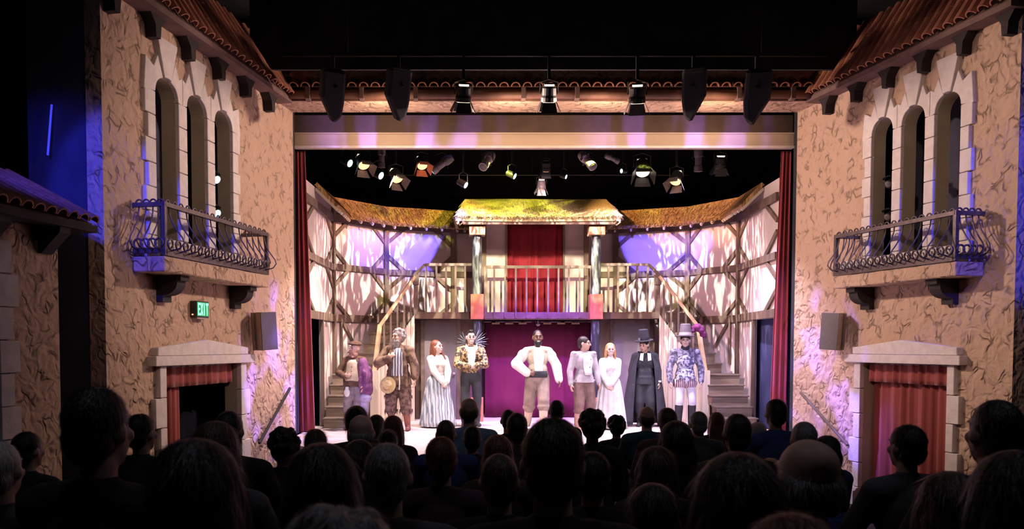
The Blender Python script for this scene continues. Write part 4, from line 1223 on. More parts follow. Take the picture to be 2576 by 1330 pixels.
def boot(J, t, top=.6, i=.014):
    b = MB(); s = 1 if t == 'l' else -1; k, a = J['k' + t], J['a' + t]
    b.cap(k.lerp(a, 1 - top), a, .056 + i, .040 + i); b.cap(a + V(0, .035, -.035), a + V(s * .025, -.17, -.045), .046, .036)
    b.box(a.x - .045, a.x + .045, a.y - .01, a.y + .08, a.z - .085, a.z - .03)
    return b

def hair(style, Mh, seed=1, strands=0):
    b = MB(); r = random.Random(seed)
    base = lambda: b.ell((0, .022, .034), (.085, .103, .096), Mh)
    if style == 'short':
        base(); b.ell((0, .055, -.02), (.078, .062, .075), Mh)
    elif style == 'crop':
        b.ell((0, .020, .027), (.0805, .098, .097), Mh); b.ell((0, .05, -.025), (.072, .060, .07), Mh)
    elif style == 'bald':
        b.ell((0, .055, -.022), (.082, .058, .058), Mh)
        for s in (-1, 1): b.ell((s * .066, .025, -.015), (.018, .045, .042), Mh)
    elif style == 'bob':
        b.ell((0, .022, .030), (.100, .112, .104), Mh); b.ell((0, .045, -.06), (.115, .088, .125), Mh)
        for s in (-1, 1): b.ell((s * .085, .0, -.07), (.030, .055, .115), Mh)
    elif style == 'long':
        b.ell((0, .022, .032), (.094, .110, .102), Mh); b.ell((0, .06, -.10), (.108, .070, .19), Mh); b.ell((0, .075, -.25), (.125, .055, .20), Mh)
        for s in (-1, 1): b.ell((s * .080, .01, -.10), (.028, .05, .15), Mh)
    elif style == 'curly':
        base(); b.ell((0, .05, -.02), (.09, .07, .08), Mh)
        for _ in range(90):
            a, c = r.uniform(0, 2 * pi), r.uniform(-.35, 1)
            y = sin(a) * math.sqrt(1 - c * c)
            if y < -.45 and c < .6: continue
            q = r.uniform(.018, .03)
            b.ell((.092 * cos(a) * math.sqrt(1 - c * c), .025 + .108 * y, .03 + .10 * c), (q, q, q), Mh, 6, 5)
    elif style == 'bun':
        base(); b.ell((0, .06, -.02), (.075, .055, .07), Mh); b.ell((0, .085, .075), (.052, .048, .046), Mh)
    elif style == 'tail':
        base(); b.ell((0, .06, -.02), (.075, .055, .07), Mh); b.cap(Mh @ V(0, .10, .02), Mh @ V(0, .12, -.20), .035, .022)
    return b

def add_strands(o, n, seed, flow=V(0, .25, -1), length=(.03, .08), out=.006, w=.0009):
    """fine loose hairs on top of a hair mesh"""
    me = o.data; r = random.Random(seed); b = MB()
    vs = me.vertices; nv = len(vs)
    for _ in range(n):
        v = vs[r.randrange(nv)]; p = v.co.copy(); nn = v.normal
        f = flow + V(r.uniform(-.3, .3), r.uniform(-.3, .3), r.uniform(-.3, .3))
        f = (f - nn * f.dot(nn))
        if f.length < .05: continue
        f.normalize(); l = r.uniform(*length); sd = f.cross(nn).normalized() * w
        q = p + f * (l * .5) + nn * r.uniform(.001, out); e = p + f * l + nn * r.uniform(-.002, out * 1.3)
        b.add([p - sd, p + sd, q + sd, q - sd, e], [(0, 1, 2, 3), (3, 2, 4)])
    bm = bmesh.new(); bm.from_mesh(me); tmp = bpy.data.meshes.new('t'); tmp.from_pydata(b.v, [], b.f); bm.from_mesh(tmp); bm.to_mesh(me); bm.free()
    bpy.data.meshes.remove(tmp)
    me.polygons.foreach_set('use_smooth', [True] * len(me.polygons))

pmat('skin', (0.62, 0.40, 0.31), (0.55, 0.34, 0.26), 8, 0.55)
pmat('skin_pale', (0.72, 0.52, 0.45), (0.66, 0.46, 0.39), 8, 0.55)
pmat('skin_dark', (0.20, 0.105, 0.07), (0.16, 0.085, 0.055), 8, 0.5)
pmat('eye', (0.03, 0.02, 0.02), (0.02, 0.015, 0.015), 5, 0.3)
pmat('lips', (0.45, 0.16, 0.15), (0.38, 0.13, 0.12), 5, 0.5)
pmat('teeth', (0.85, 0.80, 0.78), (0.80, 0.76, 0.74), 5, 0.4)
for nm_, c in (('hair_dark', (.025, .018, .015)), ('hair_black', (.012, .010, .010)), ('hair_brown', (.09, .05, .03)), ('hair_red', (.20, .065, .035)), ('hair_blond', (.50, .34, .18)), ('hair_grey', (.30, .27, .26)), ('hair_white', (.60, .56, .54)), ('hair_auburn', (.22, .07, .035)), ('hair_golden', (.62, .34, .14))):
    pmat(nm_, c, tuple(x * .7 for x in c), 30, 0.45, 0.3, stretch=(3, 3, .5))
for nm_, c in (('cloth_black', (.018, .017, .02)), ('cloth_navy', (.05, .08, .26)), ('cloth_denim', (.30, .42, .62)), ('cloth_grey', (.09, .085, .09)), ('cloth_teal', (.05, .13, .17)), ('cloth_brown', (.07, .045, .035)), ('cloth_plum', (.07, .03, .05)), ('cloth_red', (.16, .03, .04)), ('cloth_white', (.35, .33, .34))):
    pmat(nm_, c, tuple(x * .75 for x in c), 9, 0.9, 0.15)

# ================================================================ the nine performers
pmat('hair_ginger', (.48, .26, .18), (.34, .17, .12), 20, .6, .3)
pmat('w_linen', (0.86, 0.84, 0.82), (0.74, 0.71, 0.70), 10, 0.9, 0.25)
pmat('w_cream', (0.72, 0.60, 0.40), (0.58, 0.45, 0.27), 8, 0.9, 0.25)
pmat('w_brown', (0.17, 0.09, 0.055), (0.085, 0.045, 0.03), 9, 0.9, 0.4)
pmat('w_patch', (0.26, 0.17, 0.11), (0.10, 0.055, 0.045), 9, 0.95, 0.5, lo=.42, hi=.56)
pmat('w_ragged', (0.22, 0.14, 0.12), (0.09, 0.05, 0.05), 16, 0.95, 0.6, lo=.42, hi=.58)
pmat('w_greytrousers', (0.36, 0.30, 0.30), (0.20, 0.16, 0.17), 11, 0.9, 0.4)
pmat('w_taupe', (0.30, 0.22, 0.19), (0.20, 0.14, 0.125), 8, 0.85, 0.25)
pmat('w_umber', (0.23, 0.14, 0.12), (0.16, 0.095, 0.085), 8, 0.85, 0.25)
pmat('w_vest', (0.52, 0.44, 0.33), (0.40, 0.33, 0.24), 12, 0.9, 0.2)
pmat('w_jacket_pale', (0.46, 0.41, 0.43), (0.33, 0.29, 0.32), 7, 0.9, 0.3)
pmat('w_purple', (0.14, 0.035, 0.13), (0.26, 0.10, 0.22), 7, 0.9, 0.4)
pmat('w_lilac', (0.42, 0.36, 0.55), (0.30, 0.25, 0.42), 7, 0.9, 0.4)
pmat('w_charcoal', (0.034, 0.035, 0.045), (0.024, 0.025, 0.032), 8, 0.85, 0.15)
pmat('w_cape', (0.040, 0.036, 0.052), (0.028, 0.026, 0.038), 6, 0.9, 0.1)
pmat('w_black', (0.02, 0.02, 0.024), (0.014, 0.014, 0.018), 6, 0.6, 0.1)
pmat('w_gold', (0.44, 0.30, 0.13), (0.035, 0.025, 0.02), 24, 0.55, 0.3, lo=.46, hi=.54, detail=2)
pmat('w_brocade', (0.66, 0.66, 0.72), (0.10, 0.10, 0.20), 22, 0.6, 0.3, lo=.46, hi=.55, detail=2)
pmat('w_brocade_dark', (0.36, 0.34, 0.44), (0.10, 0.09, 0.16), 20, 0.6, 0.3, lo=.44, hi=.56, detail=2)
pmat('w_boot_tan', (0.55, 0.33, 0.25), (0.45, 0.26, 0.20), 6, 0.7, 0.2)
pmat('w_boot_red', (0.28, 0.10, 0.08), (0.20, 0.07, 0.055), 7, 0.6, 0.2)
pmat('w_boot_cream', (0.66, 0.50, 0.42), (0.55, 0.41, 0.34), 7, 0.7, 0.2)
pmat('w_straw', (0.62, 0.48, 0.26), (0.48, 0.36, 0.18), 30, 0.8, 0.3)
pmat('w_hat_grey', (0.19, 0.165, 0.19), (0.15, 0.13, 0.15), 6, 0.8, 0.1)
pmat('w_plume', (0.22, 0.03, 0.16), (0.13, 0.015, 0.09), 14, 0.8, 0.5)
pmat('w_bodice', (0.52, 0.44, 0.38), (0.42, 0.35, 0.30), 14, 0.85, 0.2)
pmat('w_silver', (0.34, 0.37, 0.40), (0.16, 0.18, 0.22), 20, 0.35, metal=0.5)
stripe_mat('w_stripe_blue', (0.76, 0.74, 0.78), (0.10, 0.10, 0.22), 6.5, 'X', sharp=.14, dist=1.5)
stripe_mat('w_stripe_skirt', (0.56, 0.60, 0.64), (0.20, 0.23, 0.29), 5.0, 'X', sharp=.34, dist=3.0)
stripe_mat('w_stripe_plum', (0.16, 0.05, 0.10), (0.72, 0.64, 0.60), 9.0, 'X', sharp=.07)

def actor(u, Y, H, yaw, label):
    p = at(u, 950, Y)
    r = root('person', label, 'person', (p.x, Y, 0.0), rad(yaw), 'performers on stage')
    r.scale = (H / 1.75,) * 3
    return r

def G(rt, name, b, mat, vox=.012, sm=4): return blob(name, b, mat, rt, vox, sm)
def fringe(b, ring, n, r_, lo=.04, hi=.10, w=.014):
    for i in range(n):
        a = 2 * pi * r_.random(); c, rx, ry, z = ring
        p = V(c[0] + rx * cos(a), c[1] + ry * sin(a), z); l = r_.uniform(lo, hi)
        t = V(-sin(a), cos(a), 0) * w
        b.add([p - t, p + t, p + V(cos(a) * .015, sin(a) * .015, -l)], [(0, 1, 2)])
def skirt(rt, name, mat, z0, z1, r0, r1, folds, amp, ry=.92, belly=.35, seed=0, sh=V(0, 0, 0)):
    r = random.Random(seed); rows = []; n = folds * 6; ph = r.uniform(0, 6)
    for j in range(13):
        t = j / 12; q = t ** belly * .55 + t * .45; rr = r0 + (r1 - r0) * q; row = []
        for i in range(n):
            a = 2 * pi * i / n
            k = rr + amp * (.25 + .75 * t) * (sin(a * folds + ph + .6 * sin(3 * a)) + .25 * sin(2.1 * folds * a))
            row.append((k * cos(a) + sh.x * t, k * ry * sin(a) + sh.y * t, z1 + (z0 - z1) * t))
        rows.append(row)
    return MB().sheet(rows, True).obj(name, mat, rt, smooth=True, solid=.012)
def shoes(rt, J, mat, top=.6, i=.014, name='boot'):
    for t in 'lr': G(rt, name, boot(J, t, top, i), mat, .011, 3)

# --- 1: stout man in a cap, far left
rt = actor(892, 15.6, 1.62, -14, 'stout performer in cream waistcoat and brown cap with purple bundle, leftmost on stage')
J = rig(wl=V(.27, -.20, .86), wr=V(-.12, -.27, 1.10), hr=V(-1, .5, -.2)); Mh = head_mat(J, -28, -4)
G(rt, 'body', body(J, Mh, fat=1.3, hands={'r': (V(.8, -.2, .1), V(0, 1, 0), .6)}), 'skin', .011)
face(rt, Mh, 'hair_grey')
b = MB(); torso_shell(b, J, .035, fat=1.35, hem=.90); sleeve(b, J, 'l', .03); sleeve(b, J, 'r', .03)
for s in (-1, 1): b.cap((s * .09, -.10, 1.40), (s * .165, -.14, 1.12), .028, .03); b.cap((s * .165, -.14, 1.12), (s * .16, -.12, .88), .03, .035)
G(rt, 'jacket', b, 'w_brown')
panel(rt, 'waistcoat', 'w_cream', [(1.42, 25), (1.36, 34), (1.28, 44), (1.16, 52), (1.04, 52), (.96, 44), (.90, 34)], .05, 1.35)
for i in range(4): MB().ell((.005, -.195 + .012 * abs(i - 2), 1.28 - .09 * i), (.010, .008, .010), None, 7, 5).obj('button', 'w_brown', rt)
b = MB(); legs(b, J, .04, .55, fat=1.25); G(rt, 'trousers', b, 'w_greytrousers')
shoes(rt, J, 'w_brown', .6, .02)
b = MB(); b.ell((0, -.055, -.06), (.068, .062, .07), Mh); b.ell((.02, -.02, -.11), (.07, .07, .06), Mh)
for i in range(26): b.ell((RND.uniform(-.075, .075), RND.uniform(-.10, -.02), RND.uniform(-.17, -.06)), (.02,) * 3, Mh, 6, 5)
G(rt, 'beard', b, 'hair_ginger', .010, 3)
b = MB(); b.ell((0, .015, .105), (.105, .125, .045), Mh); b.ell((0, .0, .085), (.125, .145, .018), Mh); b.ell((0, -.07, .10), (.07, .06, .03), Mh); G(rt, 'cap', b, 'w_brown')
b = MB(); b.cap((.20, -.05, 1.36), (.28, -.10, .98), .10, .14); b.ell((.30, -.13, .84), (.14, .13, .17)); b.cap((.24, .02, 1.2), (.26, 0, .8), .12, .13)
for i in range(18): b.ell((.27 + RND.uniform(-.13, .13), -.14 + RND.uniform(-.1, .06), RND.uniform(.85, 1.2)), (.028, .03, .15), None, 7, 6)
G(rt, 'cloak_bundle', b, 'w_purple')
b = MB(); b.ell((.30, -.18, .66), (.13, .10, .10)); b.cap((.27, -.12, .62), (.24, -.08, .18), .10, .06); G(rt, 'hanging_cloth', b, 'w_lilac')
b = MB(); b.ell((-.10, -.165, .76), (.07, .035, .09)); b.ell((-.10, -.15, .86), (.045, .04, .03)); G(rt, 'belt_pouch', b, 'w_linen')

# --- 2: tall bearded man in ragged coat
rt = actor(1002, 15.55, 1.86, -6, 'tall grey-bearded performer in ragged brown coat and striped shirt, straw hat at hip')
J = rig(wl=V(.31, -.10, .885), wr=V(-.13, -.22, 1.26), hr=V(-1, .3, -.6), hl=V(1, .4, 0), fl=V(.17, -.03, .085), fr=V(-.13, .04, .085)); Mh = head_mat(J, -34, 2)
G(rt, 'body', body(J, Mh, fat=1.12, hands={'r': (V(.6, .1, .6), V(0, 1, 0), 1.0), 'l': (V(0, -.1, -1), V(-1, 0, 0), .9)}), 'skin', .011)
face(rt, Mh, 'hair_grey')
b = MB(); torso_shell(b, J, .03, fat=1.1, hem=.80, flare=.05); sleeve(b, J, 'l', .04, .75); sleeve(b, J, 'r', .045, .9)
for s in (-1, 1): b.ell((s * .2, 0, 1.41), (.09, .09, .07))
for i in range(30): b.ell((RND.choice((-1, 1)) * RND.uniform(.1, .2), RND.uniform(-.12, .1), RND.uniform(.8, 1.45)), (.03, .03, .045), None, 6, 5)
for s in (-1, 1): b.cap((.02 + s * .07, -.10, 1.42), (.02 + s * .135, -.145, 1.12), .03, .035); b.cap((.02 + s * .135, -.145, 1.12), (.01 + s * .15, -.14, .80), .035, .04)
G(rt, 'coat', b, 'w_patch')
panel(rt, 'striped_shirt', 'w_stripe_blue', [(1.44, 16), (1.36, 22), (1.28, 28), (1.16, 40), (1.04, 50), (.96, 46), (.90, 34), (.85, 18)], .05, 1.1, ph=6)
b = MB(); b.tube([(.05, -.19, 1.0), (.06, -.20, .85), (.05, -.19, .72)], .012, 6); b.obj('shirt_tie', 'w_linen', rt)
b = MB(); legs(b, J, .05, .35, fat=1.1); G(rt, 'breeches', b, 'w_ragged')
b = MB()
for t in 'lr':
    k = J['k' + t].lerp(J['a' + t], .35); fringe(b, (k, .115, .115, k.z + .02), 46, RND, .05, .13)
    for z in (.62, .72): kk = J['h' + t].lerp(J['k' + t], (.92 - z) / .43); fringe(b, (kk, .13, .13, z), 30, RND, .04, .09)
b.obj('ragged_fringe', 'w_ragged', rt, kind='stuff')
shoes(rt, J, 'w_boot_red', .62, .012)
b = hair('curly', Mh, 3); G(rt, 'hair', b, 'hair_grey', .010, 2)
b = MB(); b.ell((0, -.060, -.085), (.072, .062, .075), Mh); b.ell((0, -.085, -.13), (.05, .045, .07), Mh)
for i in range(36): a = RND.uniform(-1.4, 1.4); b.ell((.07 * sin(a), -.045 - .055 * cos(a), RND.uniform(-.17, -.04)), (.018,) * 3, Mh, 6, 5)
G(rt, 'beard', b, 'hair_grey', .010, 2)
M = Matrix.Translation((-.145, -.20, .80)) @ Matrix.Rotation(rad(80), 4, 'X') @ Matrix.Rotation(rad(-8), 4, 'Y')
MB().lathe([(.145, 0), (.148, .008), (.085, .014), (.078, .075), (.05, .088), (.004, .09)], 22, M).obj('straw_hat', 'w_straw', rt, smooth=False)

# --- 3: woman in pale striped skirt
rt = actor(1101, 16.15, 1.66, 26, 'auburn-haired performer in white blouse and full pale blue striped skirt')
J = rig(wl=V(.08, -.30, .90), wr=V(-.01, -.30, .88), hl=V(1, .2, 0), hr=V(-1, .2, 0), sho=.165); Mh = head_mat(J, 26, -3)
G(rt, 'body', body(J, Mh, True, .92, {'l': (V(-.3, -.3, -.8), V(-.5, .8, 0), .7), 'r': (V(.3, -.3, -.8), V(.5, .8, 0), .7)}, True), 'skin_pale', .011)
face(rt, Mh, 'hair_auburn', smile=True)
b = MB(); torso_shell(b, J, .014, True, .95, 1.0); sleeve(b, J, 'l', .02, 1, .012); sleeve(b, J, 'r', .02, 1, .012); G(rt, 'blouse', b, 'w_linen')
b = MB(); b.ell((0, -.005, 1.18), (.172, .130, .17)); b.ell((0, -.01, 1.08), (.150, .125, .10))
for s in (-1, 1): b.ell((s * .07, -.085, 1.265), (.072, .065, .06))
G(rt, 'bodice', b, 'w_bodice')
skirt(rt, 'skirt', 'w_stripe_skirt', .03, 1.06, .145, .36, 16, .028, seed=2)
b = hair('long', Mh @ Matrix.Translation((0, .020, .004)), 5)
for i in range(40): b.ell((RND.uniform(-.09, .09), RND.uniform(.03, .11), RND.uniform(-.33, .06)), (.026, .026, .04), Mh, 6, 5)
b.cap(Mh @ V(.07, -.02, -.05), Mh @ V(.10, -.11, -.26), .028, .022)
G(rt, 'hair', b, 'hair_auburn', .011, 2)
shoes(rt, J, 'w_brown', .25, .008, 'shoe')

# --- 4: man in gold jacket with spiked collar
rt = actor(1184, 16.3, 1.86, 6, 'performer in gold patterned jacket with silver spiked collar, hands clasped, by the magenta curtain')
J = rig(wl=V(.05, -.25, 1.12), wr=V(-.05, -.25, 1.11), hl=V(1, .5, -.2), hr=V(-1, .5, -.2), sho=.19); Mh = head_mat(J, 4, 4)
G(rt, 'body', body(J, Mh, hands={'l': (V(-1, -.2, .0), V(0, 1, 0), .7), 'r': (V(1, -.2, .0), V(0, 1, 0), .7)}), 'skin_pale', .011)
face(rt, Mh, 'hair_dark', smile=True)
b = MB(); torso_shell(b, J, .03, hem=1.02); sleeve(b, J, 'l', .032, .92); sleeve(b, J, 'r', .032, .92); G(rt, 'jacket', b, 'w_gold')
panel(rt, 'shirt', 'w_linen', [(1.46, 26), (1.36, 24), (1.28, 20), (1.16, 17), (1.06, 14)], .042)
for s in (-1, 1): MB().prism([(s * .01, 1.38), (s * .10, 1.52), (s * .12, 1.44), (s * .04, 1.33)], -.155, -.135).obj('shirt_collar', 'w_linen', rt)
b = MB(); b.ell((0, -.005, 1.02), (.150, .118, .07)); G(rt, 'sash', b, 'w_charcoal')
b = MB(); legs(b, J, .018, .95); G(rt, 'trousers', b, 'w_charcoal')
shoes(rt, J, 'w_black', .3)
b = hair('crop', Mh, 7); b.ell((0, -.02, .11), (.05, .06, .025), Mh); G(rt, 'hair', b, 'hair_dark', .010)
for s in (-1, 1):
    for i in range(9):
        a = rad(-18 + i * 11); l = .17 + .05 * (i % 2) + (.04 if s > 0 else 0)
        p = V(s * .09, .06, 1.53 + .05 * (i / 8)); d = V(s * cos(a), .12, sin(a))
        MB().tube([p, p + d * l * .7, p + d * l], [.010, .008, .002], 5).obj('collar_spike', 'w_silver' if i % 2 == 0 else 'w_black', rt)

# --- 5: striding man centre stage
rt = actor(1352, 15.5, 1.85, 0, 'bearded performer striding at centre stage in beige vest and billowing white sleeves')
J = rig(wl=V(.37, -.12, .885), wr=V(-.20, -.15, 1.02), hl=V(1, .5, .1), hr=V(-1, .15, -.1), fl=V(.08, -.26, .09), fr=V(-.15, .26, .12), kl=V(.1, -1, 0), kr=V(-.2, -1, 0), sho=.20)
Mh = head_mat(J, 4, 3)
G(rt, 'body', body(J, Mh, fat=1.08, hands={'r': (V(.9, -.3, -.1), V(0, 1, 0), .7)}), 'skin_dark', .011)
face(rt, Mh, 'hair_black', smile=True)
b = MB(); torso_shell(b, J, .014, fat=1.08, hem=1.0); sleeve(b, J, 'l', .020, 1, .028); sleeve(b, J, 'r', .020, 1, .032); G(rt, 'shirt', b, 'w_linen')
b = MB(); torso_shell(b, J, .030, fat=1.06, hem=.94, flare=.01, top=False); b.ell((-.11, 0, 1.40), (.075, .09, .06)); b.ell((.11, 0, 1.40), (.075, .09, .06)); G(rt, 'vest', b, 'w_vest')
panel(rt, 'shirt_front', 'w_linen', [(1.46, 20), (1.40, 24), (1.36, 26), (1.28, 26), (1.18, 24), (1.08, 22), (1.02, 20)], .046, 1.06, ph=3)
panel(rt, 'waistband', 'w_charcoal', [(1.05, 50), (.99, 52), (.94, 46)], .048, 1.06, ph=2)
b = MB(); legs(b, J, .042, .30, 1.05, fat=1.1)
for t in 'lr': k = J['k' + t].lerp(J['a' + t], .25); b.ell(k, (.115, .115, .07))
G(rt, 'breeches', b, 'w_taupe')
shoes(rt, J, 'w_boot_cream', .62, .024)
G(rt, 'hair', hair('crop', Mh, 8), 'hair_black', .010)
b = MB(); b.ell((0, -.052, -.085), (.066, .060, .058), Mh); b.ell((0, -.085, -.105), (.036, .03, .035), Mh); G(rt, 'beard', b, 'hair_black', .010)

# --- 6: young man in pale jacket, turning to the woman in white
rt = actor(1468, 15.6, 1.73, 16, 'dark-haired performer in pale lavender jacket turning towards the woman in white')
J = rig(wl=V(.26, -.16, .80), wr=V(-.29, -.06, .82), hl=V(.6, .8, 0), hr=V(-.8, .6, 0), sho=.19); Mh = head_mat(J, 52, 4)
G(rt, 'body', body(J, Mh), 'skin', .011)
face(rt, Mh, 'hair_dark')
b = MB(); torso_shell(b, J, .028, hem=.90, flare=.035); sleeve(b, J, 'l', .020, .97); sleeve(b, J, 'r', .022, .97)
for s in (-1, 1): b.ell((s * .195, .0, 1.455), (.065, .075, .04))
G(rt, 'jacket', b, 'w_jacket_pale')
panel(rt, 'shirt', 'w_linen', [(1.46, 20), (1.36, 26), (1.28, 28), (1.18, 27), (1.10, 24), (1.04, 20)], .052, ph=8)
for i in range(5): MB().ell((.085 - .01 * i, -.150 + .002 * i, 1.34 - .075 * i), (.010, .008, .010), None, 7, 5).obj('button', 'w_black', rt)
b = MB(); legs(b, J, .040, .32, 1.03, hips=False); b.ell((0, 0, .93), (.168, .128, .12))
for t in 'lr': k = J['k' + t].lerp(J['a' + t], .3); b.ell(k, (.105, .105, .06))
G(rt, 'breeches', b, 'w_umber')
shoes(rt, J, 'w_boot_tan', .62, .026)
G(rt, 'hair', hair('short', Mh, 9), 'hair_dark', .010)

# --- 7: woman in white
rt = actor(1535, 15.80, 1.60, 4, 'smiling blonde performer in a plain long white dress, hands clasped')
J = rig(wl=V(-.02, -.24, .94), wr=V(-.10, -.24, .93), hl=V(1, .3, 0), hr=V(-1, .3, 0), sho=.165); Mh = head_mat(J, -6, 2)
G(rt, 'body', body(J, Mh, True, .92, {'l': (V(-.6, -.2, -.6), V(0, .9, 0), .7), 'r': (V(.6, -.2, -.6), V(0, .9, 0), .7)}, True), 'skin_pale', .011)
face(rt, Mh, 'hair_golden', smile=True)
b = MB(); torso_shell(b, J, .016, True, .95, 1.0); sleeve(b, J, 'l', .024, 1, .012); sleeve(b, J, 'r', .024, 1, .012); b.cap((0, .005, 1.44), (0, 0, 1.50), .066, .062)
for s in (-1, 1): b.ell((s * .07, -.09, 1.27), (.075, .06, .07))
G(rt, 'bodice', b, 'w_linen')
skirt(rt, 'skirt', 'w_linen', .03, 1.08, .145, .34, 14, .026, seed=4)
b = hair('long', Mh @ Matrix.Translation((0, .022, .004)), 6); b.cap(Mh @ V(-.07, -.03, 0), Mh @ V(-.09, -.02, -.18), .025, .02); b.cap(Mh @ V(.07, -.03, 0), Mh @ V(.09, -.02, -.18), .025, .02); G(rt, 'hair', b, 'hair_golden', .010)
shoes(rt, J, 'w_linen', .25, .008, 'shoe')

# --- 8: man in black cape and buckled tall hat
rt = actor(1622, 16.3, 1.71, -8, 'performer in dark cape and tall buckled hat with white collar bands')
J = rig(wl=V(.27, -.10, .872), wr=V(-.26, -.08, .875), sho=.19, fl=V(.10, -.04, .085), fr=V(-.10, .02, .085)); Mh = head_mat(J, -30, 16)
G(rt, 'body', body(J, Mh), 'skin', .011)
face(rt, Mh, 'hair_dark')
b = MB(); torso_shell(b, J, .026, hem=.84, flare=.03); sleeve(b, J, 'l', .026, .93); sleeve(b, J, 'r', .026, .93); G(rt, 'doublet', b, 'w_charcoal')
for i in range(6): MB().ell((0, -.142 + .002 * i, 1.34 - .07 * i), (.009, .008, .009), None, 7, 5).obj('button', 'w_black', rt)
for s in (-1, 1): MB().prism([(s * .035, 1.47), (s * .10, 1.46), (s * .115, 1.33), (s * .05, 1.31)], -.165, -.15).obj('collar_band', 'w_linen', rt)
MB().tube([J['wl'] + V(0, 0, .05), J['wl'] + V(0, 0, .015)], .05, 12).obj('cuff', 'w_linen', rt)
b = MB(); legs(b, J, .040, .40, 1.02); G(rt, 'breeches', b, 'w_charcoal')
shoes(rt, J, 'w_black', .55, .012)
rows = []
for j in range(15):
    t = j / 14; row = []
    for i in range(61):
        a = -pi / 2 + rad(38) + (2 * pi - rad(76)) * i / 60
        k = 1 + .10 * t * sin(a * 9) ; rx = (.235 + .20 * t ** .8) * k; ry = (.150 + .22 * t ** .8) * k
        if j == 0: rx, ry = .13, .10
        if j == 1: rx, ry = .21, .13
        row.append((rx * cos(a), ry * sin(a) + .02, 1.50 - .03 * min(j, 2) - (1.40 * t)))
    rows.append(row)
MB().sheet(rows).obj('cape', 'w_cape', rt, smooth=True, solid=.015)
M = Mh @ Matrix.Translation((0, .01, .075)) @ Matrix.Rotation(rad(-6), 4, 'X')
MB().lathe([(.165, 0), (.168, .012), (.098, .018), (.088, .10), (.080, .205), (.004, .212)], 22, M).obj('hat', 'w_cape', rt)
MB().lathe([(.0985, .02), (.0945, .06)], 22, M, False).obj('hat_band', 'w_black', rt, solid=.006)
MB().box(-.06, -.02, -.108, -.092, .02, .065, M).obj('hat_buckle', 'w_silver', rt)
G(rt, 'hair', hair('short', Mh, 12), 'hair_dark', .011)

# --- 9: man in brocade doublet and plumed hat
rt = actor(1723, 15.95, 1.80, -3, 'performer in silver brocade doublet with striped trunk hose and purple plumed hat, rightmost on stage')
J = rig(wl=V(.285, -.06, .868), wr=V(-.285, -.06, .866), sho=.20, hl=V(1, .3, 0), hr=V(-1, .3, 0), fl=V(.12, -.02, .085), fr=V(-.12, -.02, .085)); Mh = head_mat(J, -10, 3)
G(rt, 'body', body(J, Mh), 'skin_pale', .011)
face(rt, Mh, 'hair_dark')
b = MB(); torso_shell(b, J, .020, hem=.99, flare=.01); sleeve(b, J, 'l', .024, .97); sleeve(b, J, 'r', .024, .97)
for s in (-1, 1): b.ell((s * .205, 0, 1.41), (.078, .08, .075))
G(rt, 'sleeved_doublet', b, 'w_brocade_dark')
b = MB(); b.ell((0, -.03, 1.24), (.172, .112, .19)); b.ell((0, -.04, 1.04), (.152, .105, .13)); b.prism([(-.15, 1.0), (.15, 1.0), (.19, .88), (.07, .93), (0, .82), (-.07, .93), (-.19, .88)], -.155, .10); G(rt, 'breastpiece', b, 'w_brocade')
b = MB(); b.lathe([(.075, 1.45), (.082, 1.50), (.070, 1.54)], 16); G(rt, 'collar', b, 'w_charcoal')
b = MB()
for s in (-1, 1): b.ell((s * .095, 0, .84), (.135, .155, .125))
b.ell((0, 0, .92), (.18, .14, .10)); G(rt, 'trunk_hose', b, 'w_stripe_plum')
b = MB(); legs(b, J, .012, .6, hips=False); G(rt, 'stockings', b, 'w_linen')
shoes(rt, J, 'w_black', .78, .022)
M = Mh @ Matrix.Translation((0, .005, .07)) @ Matrix.Rotation(rad(-5), 4, 'X')
MB().lathe([(.175, -.012), (.18, .0), (.105, .012), (.098, .06), (.086, .19), (.075, .205), (.004, .208)], 24, M).obj('hat', 'w_hat_grey', rt)
MB().lathe([(.106, .015), (.099, .06)], 24, M, False).obj('hat_band', 'fixture_white', rt, solid=.006)
b = MB()
for i in range(44):
    t = i / 43; c = V(.10 + .20 * t, .02, .08 + .10 * sin(t * pi) - .07 * t)
    q = .05 * (1 - abs(t - .55))
    b.ell(c + V(RND.uniform(-.02, .02), RND.uniform(-.04, .04), RND.uniform(-.03, .03)), (q + .012, q, q), M, 6, 5)
G(rt, 'plume', b, 'w_plume', .011, 1)
G(rt, 'hair', hair('short', Mh, 15), 'hair_dark', .011)

# ================================================================ the audience, standing to applaud
def master(fem):
    J = rig(wl=V(.07, -.30, 1.22), wr=V(-.07, -.30, 1.22), hl=V(1, .5, -1), hr=V(-1, .5, -1), sho=.165 if fem else .195)
    Mh = head_mat(J, 0, 0, 0, 1.0)
    hd = {'l': (V(-.2, -.3, 1), V(-1, 0, 0), .15), 'r': (V(.2, -.3, 1), V(1, 0, 0), .15)}
    o = {}
    o['body'] = blob('body', body(J, Mh, fem, .95 if fem else 1.0, hd), 'skin', None, .011, 4)
    b = MB(); torso_shell(b, J, .022, fem, 1.0, .88, .01); sleeve(b, J, 'l', .020, .95); sleeve(b, J, 'r', .020, .95); b.cap((0, .012, 1.43), (0, .014, 1.47), .070, .064)
    o['shirt'] = blob('shirt', b, 'cloth_black', None, .011, 4)
    b = MB(); legs(b, J, .018, .95); o['trousers'] = blob('trousers', b, 'cloth_black', None, .016, 3)
    o['shoe'] = blob('shoe', boot(J, 'l', .15, .01), 'cloth_black', None, .016, 2)
    o['shoe2'] = blob('shoe', boot(J, 'r', .15, .01), 'cloth_black', None, .016, 2)
    return o, Mh
MAST = {0: master(False), 1: master(True)}
HAIRM = {}
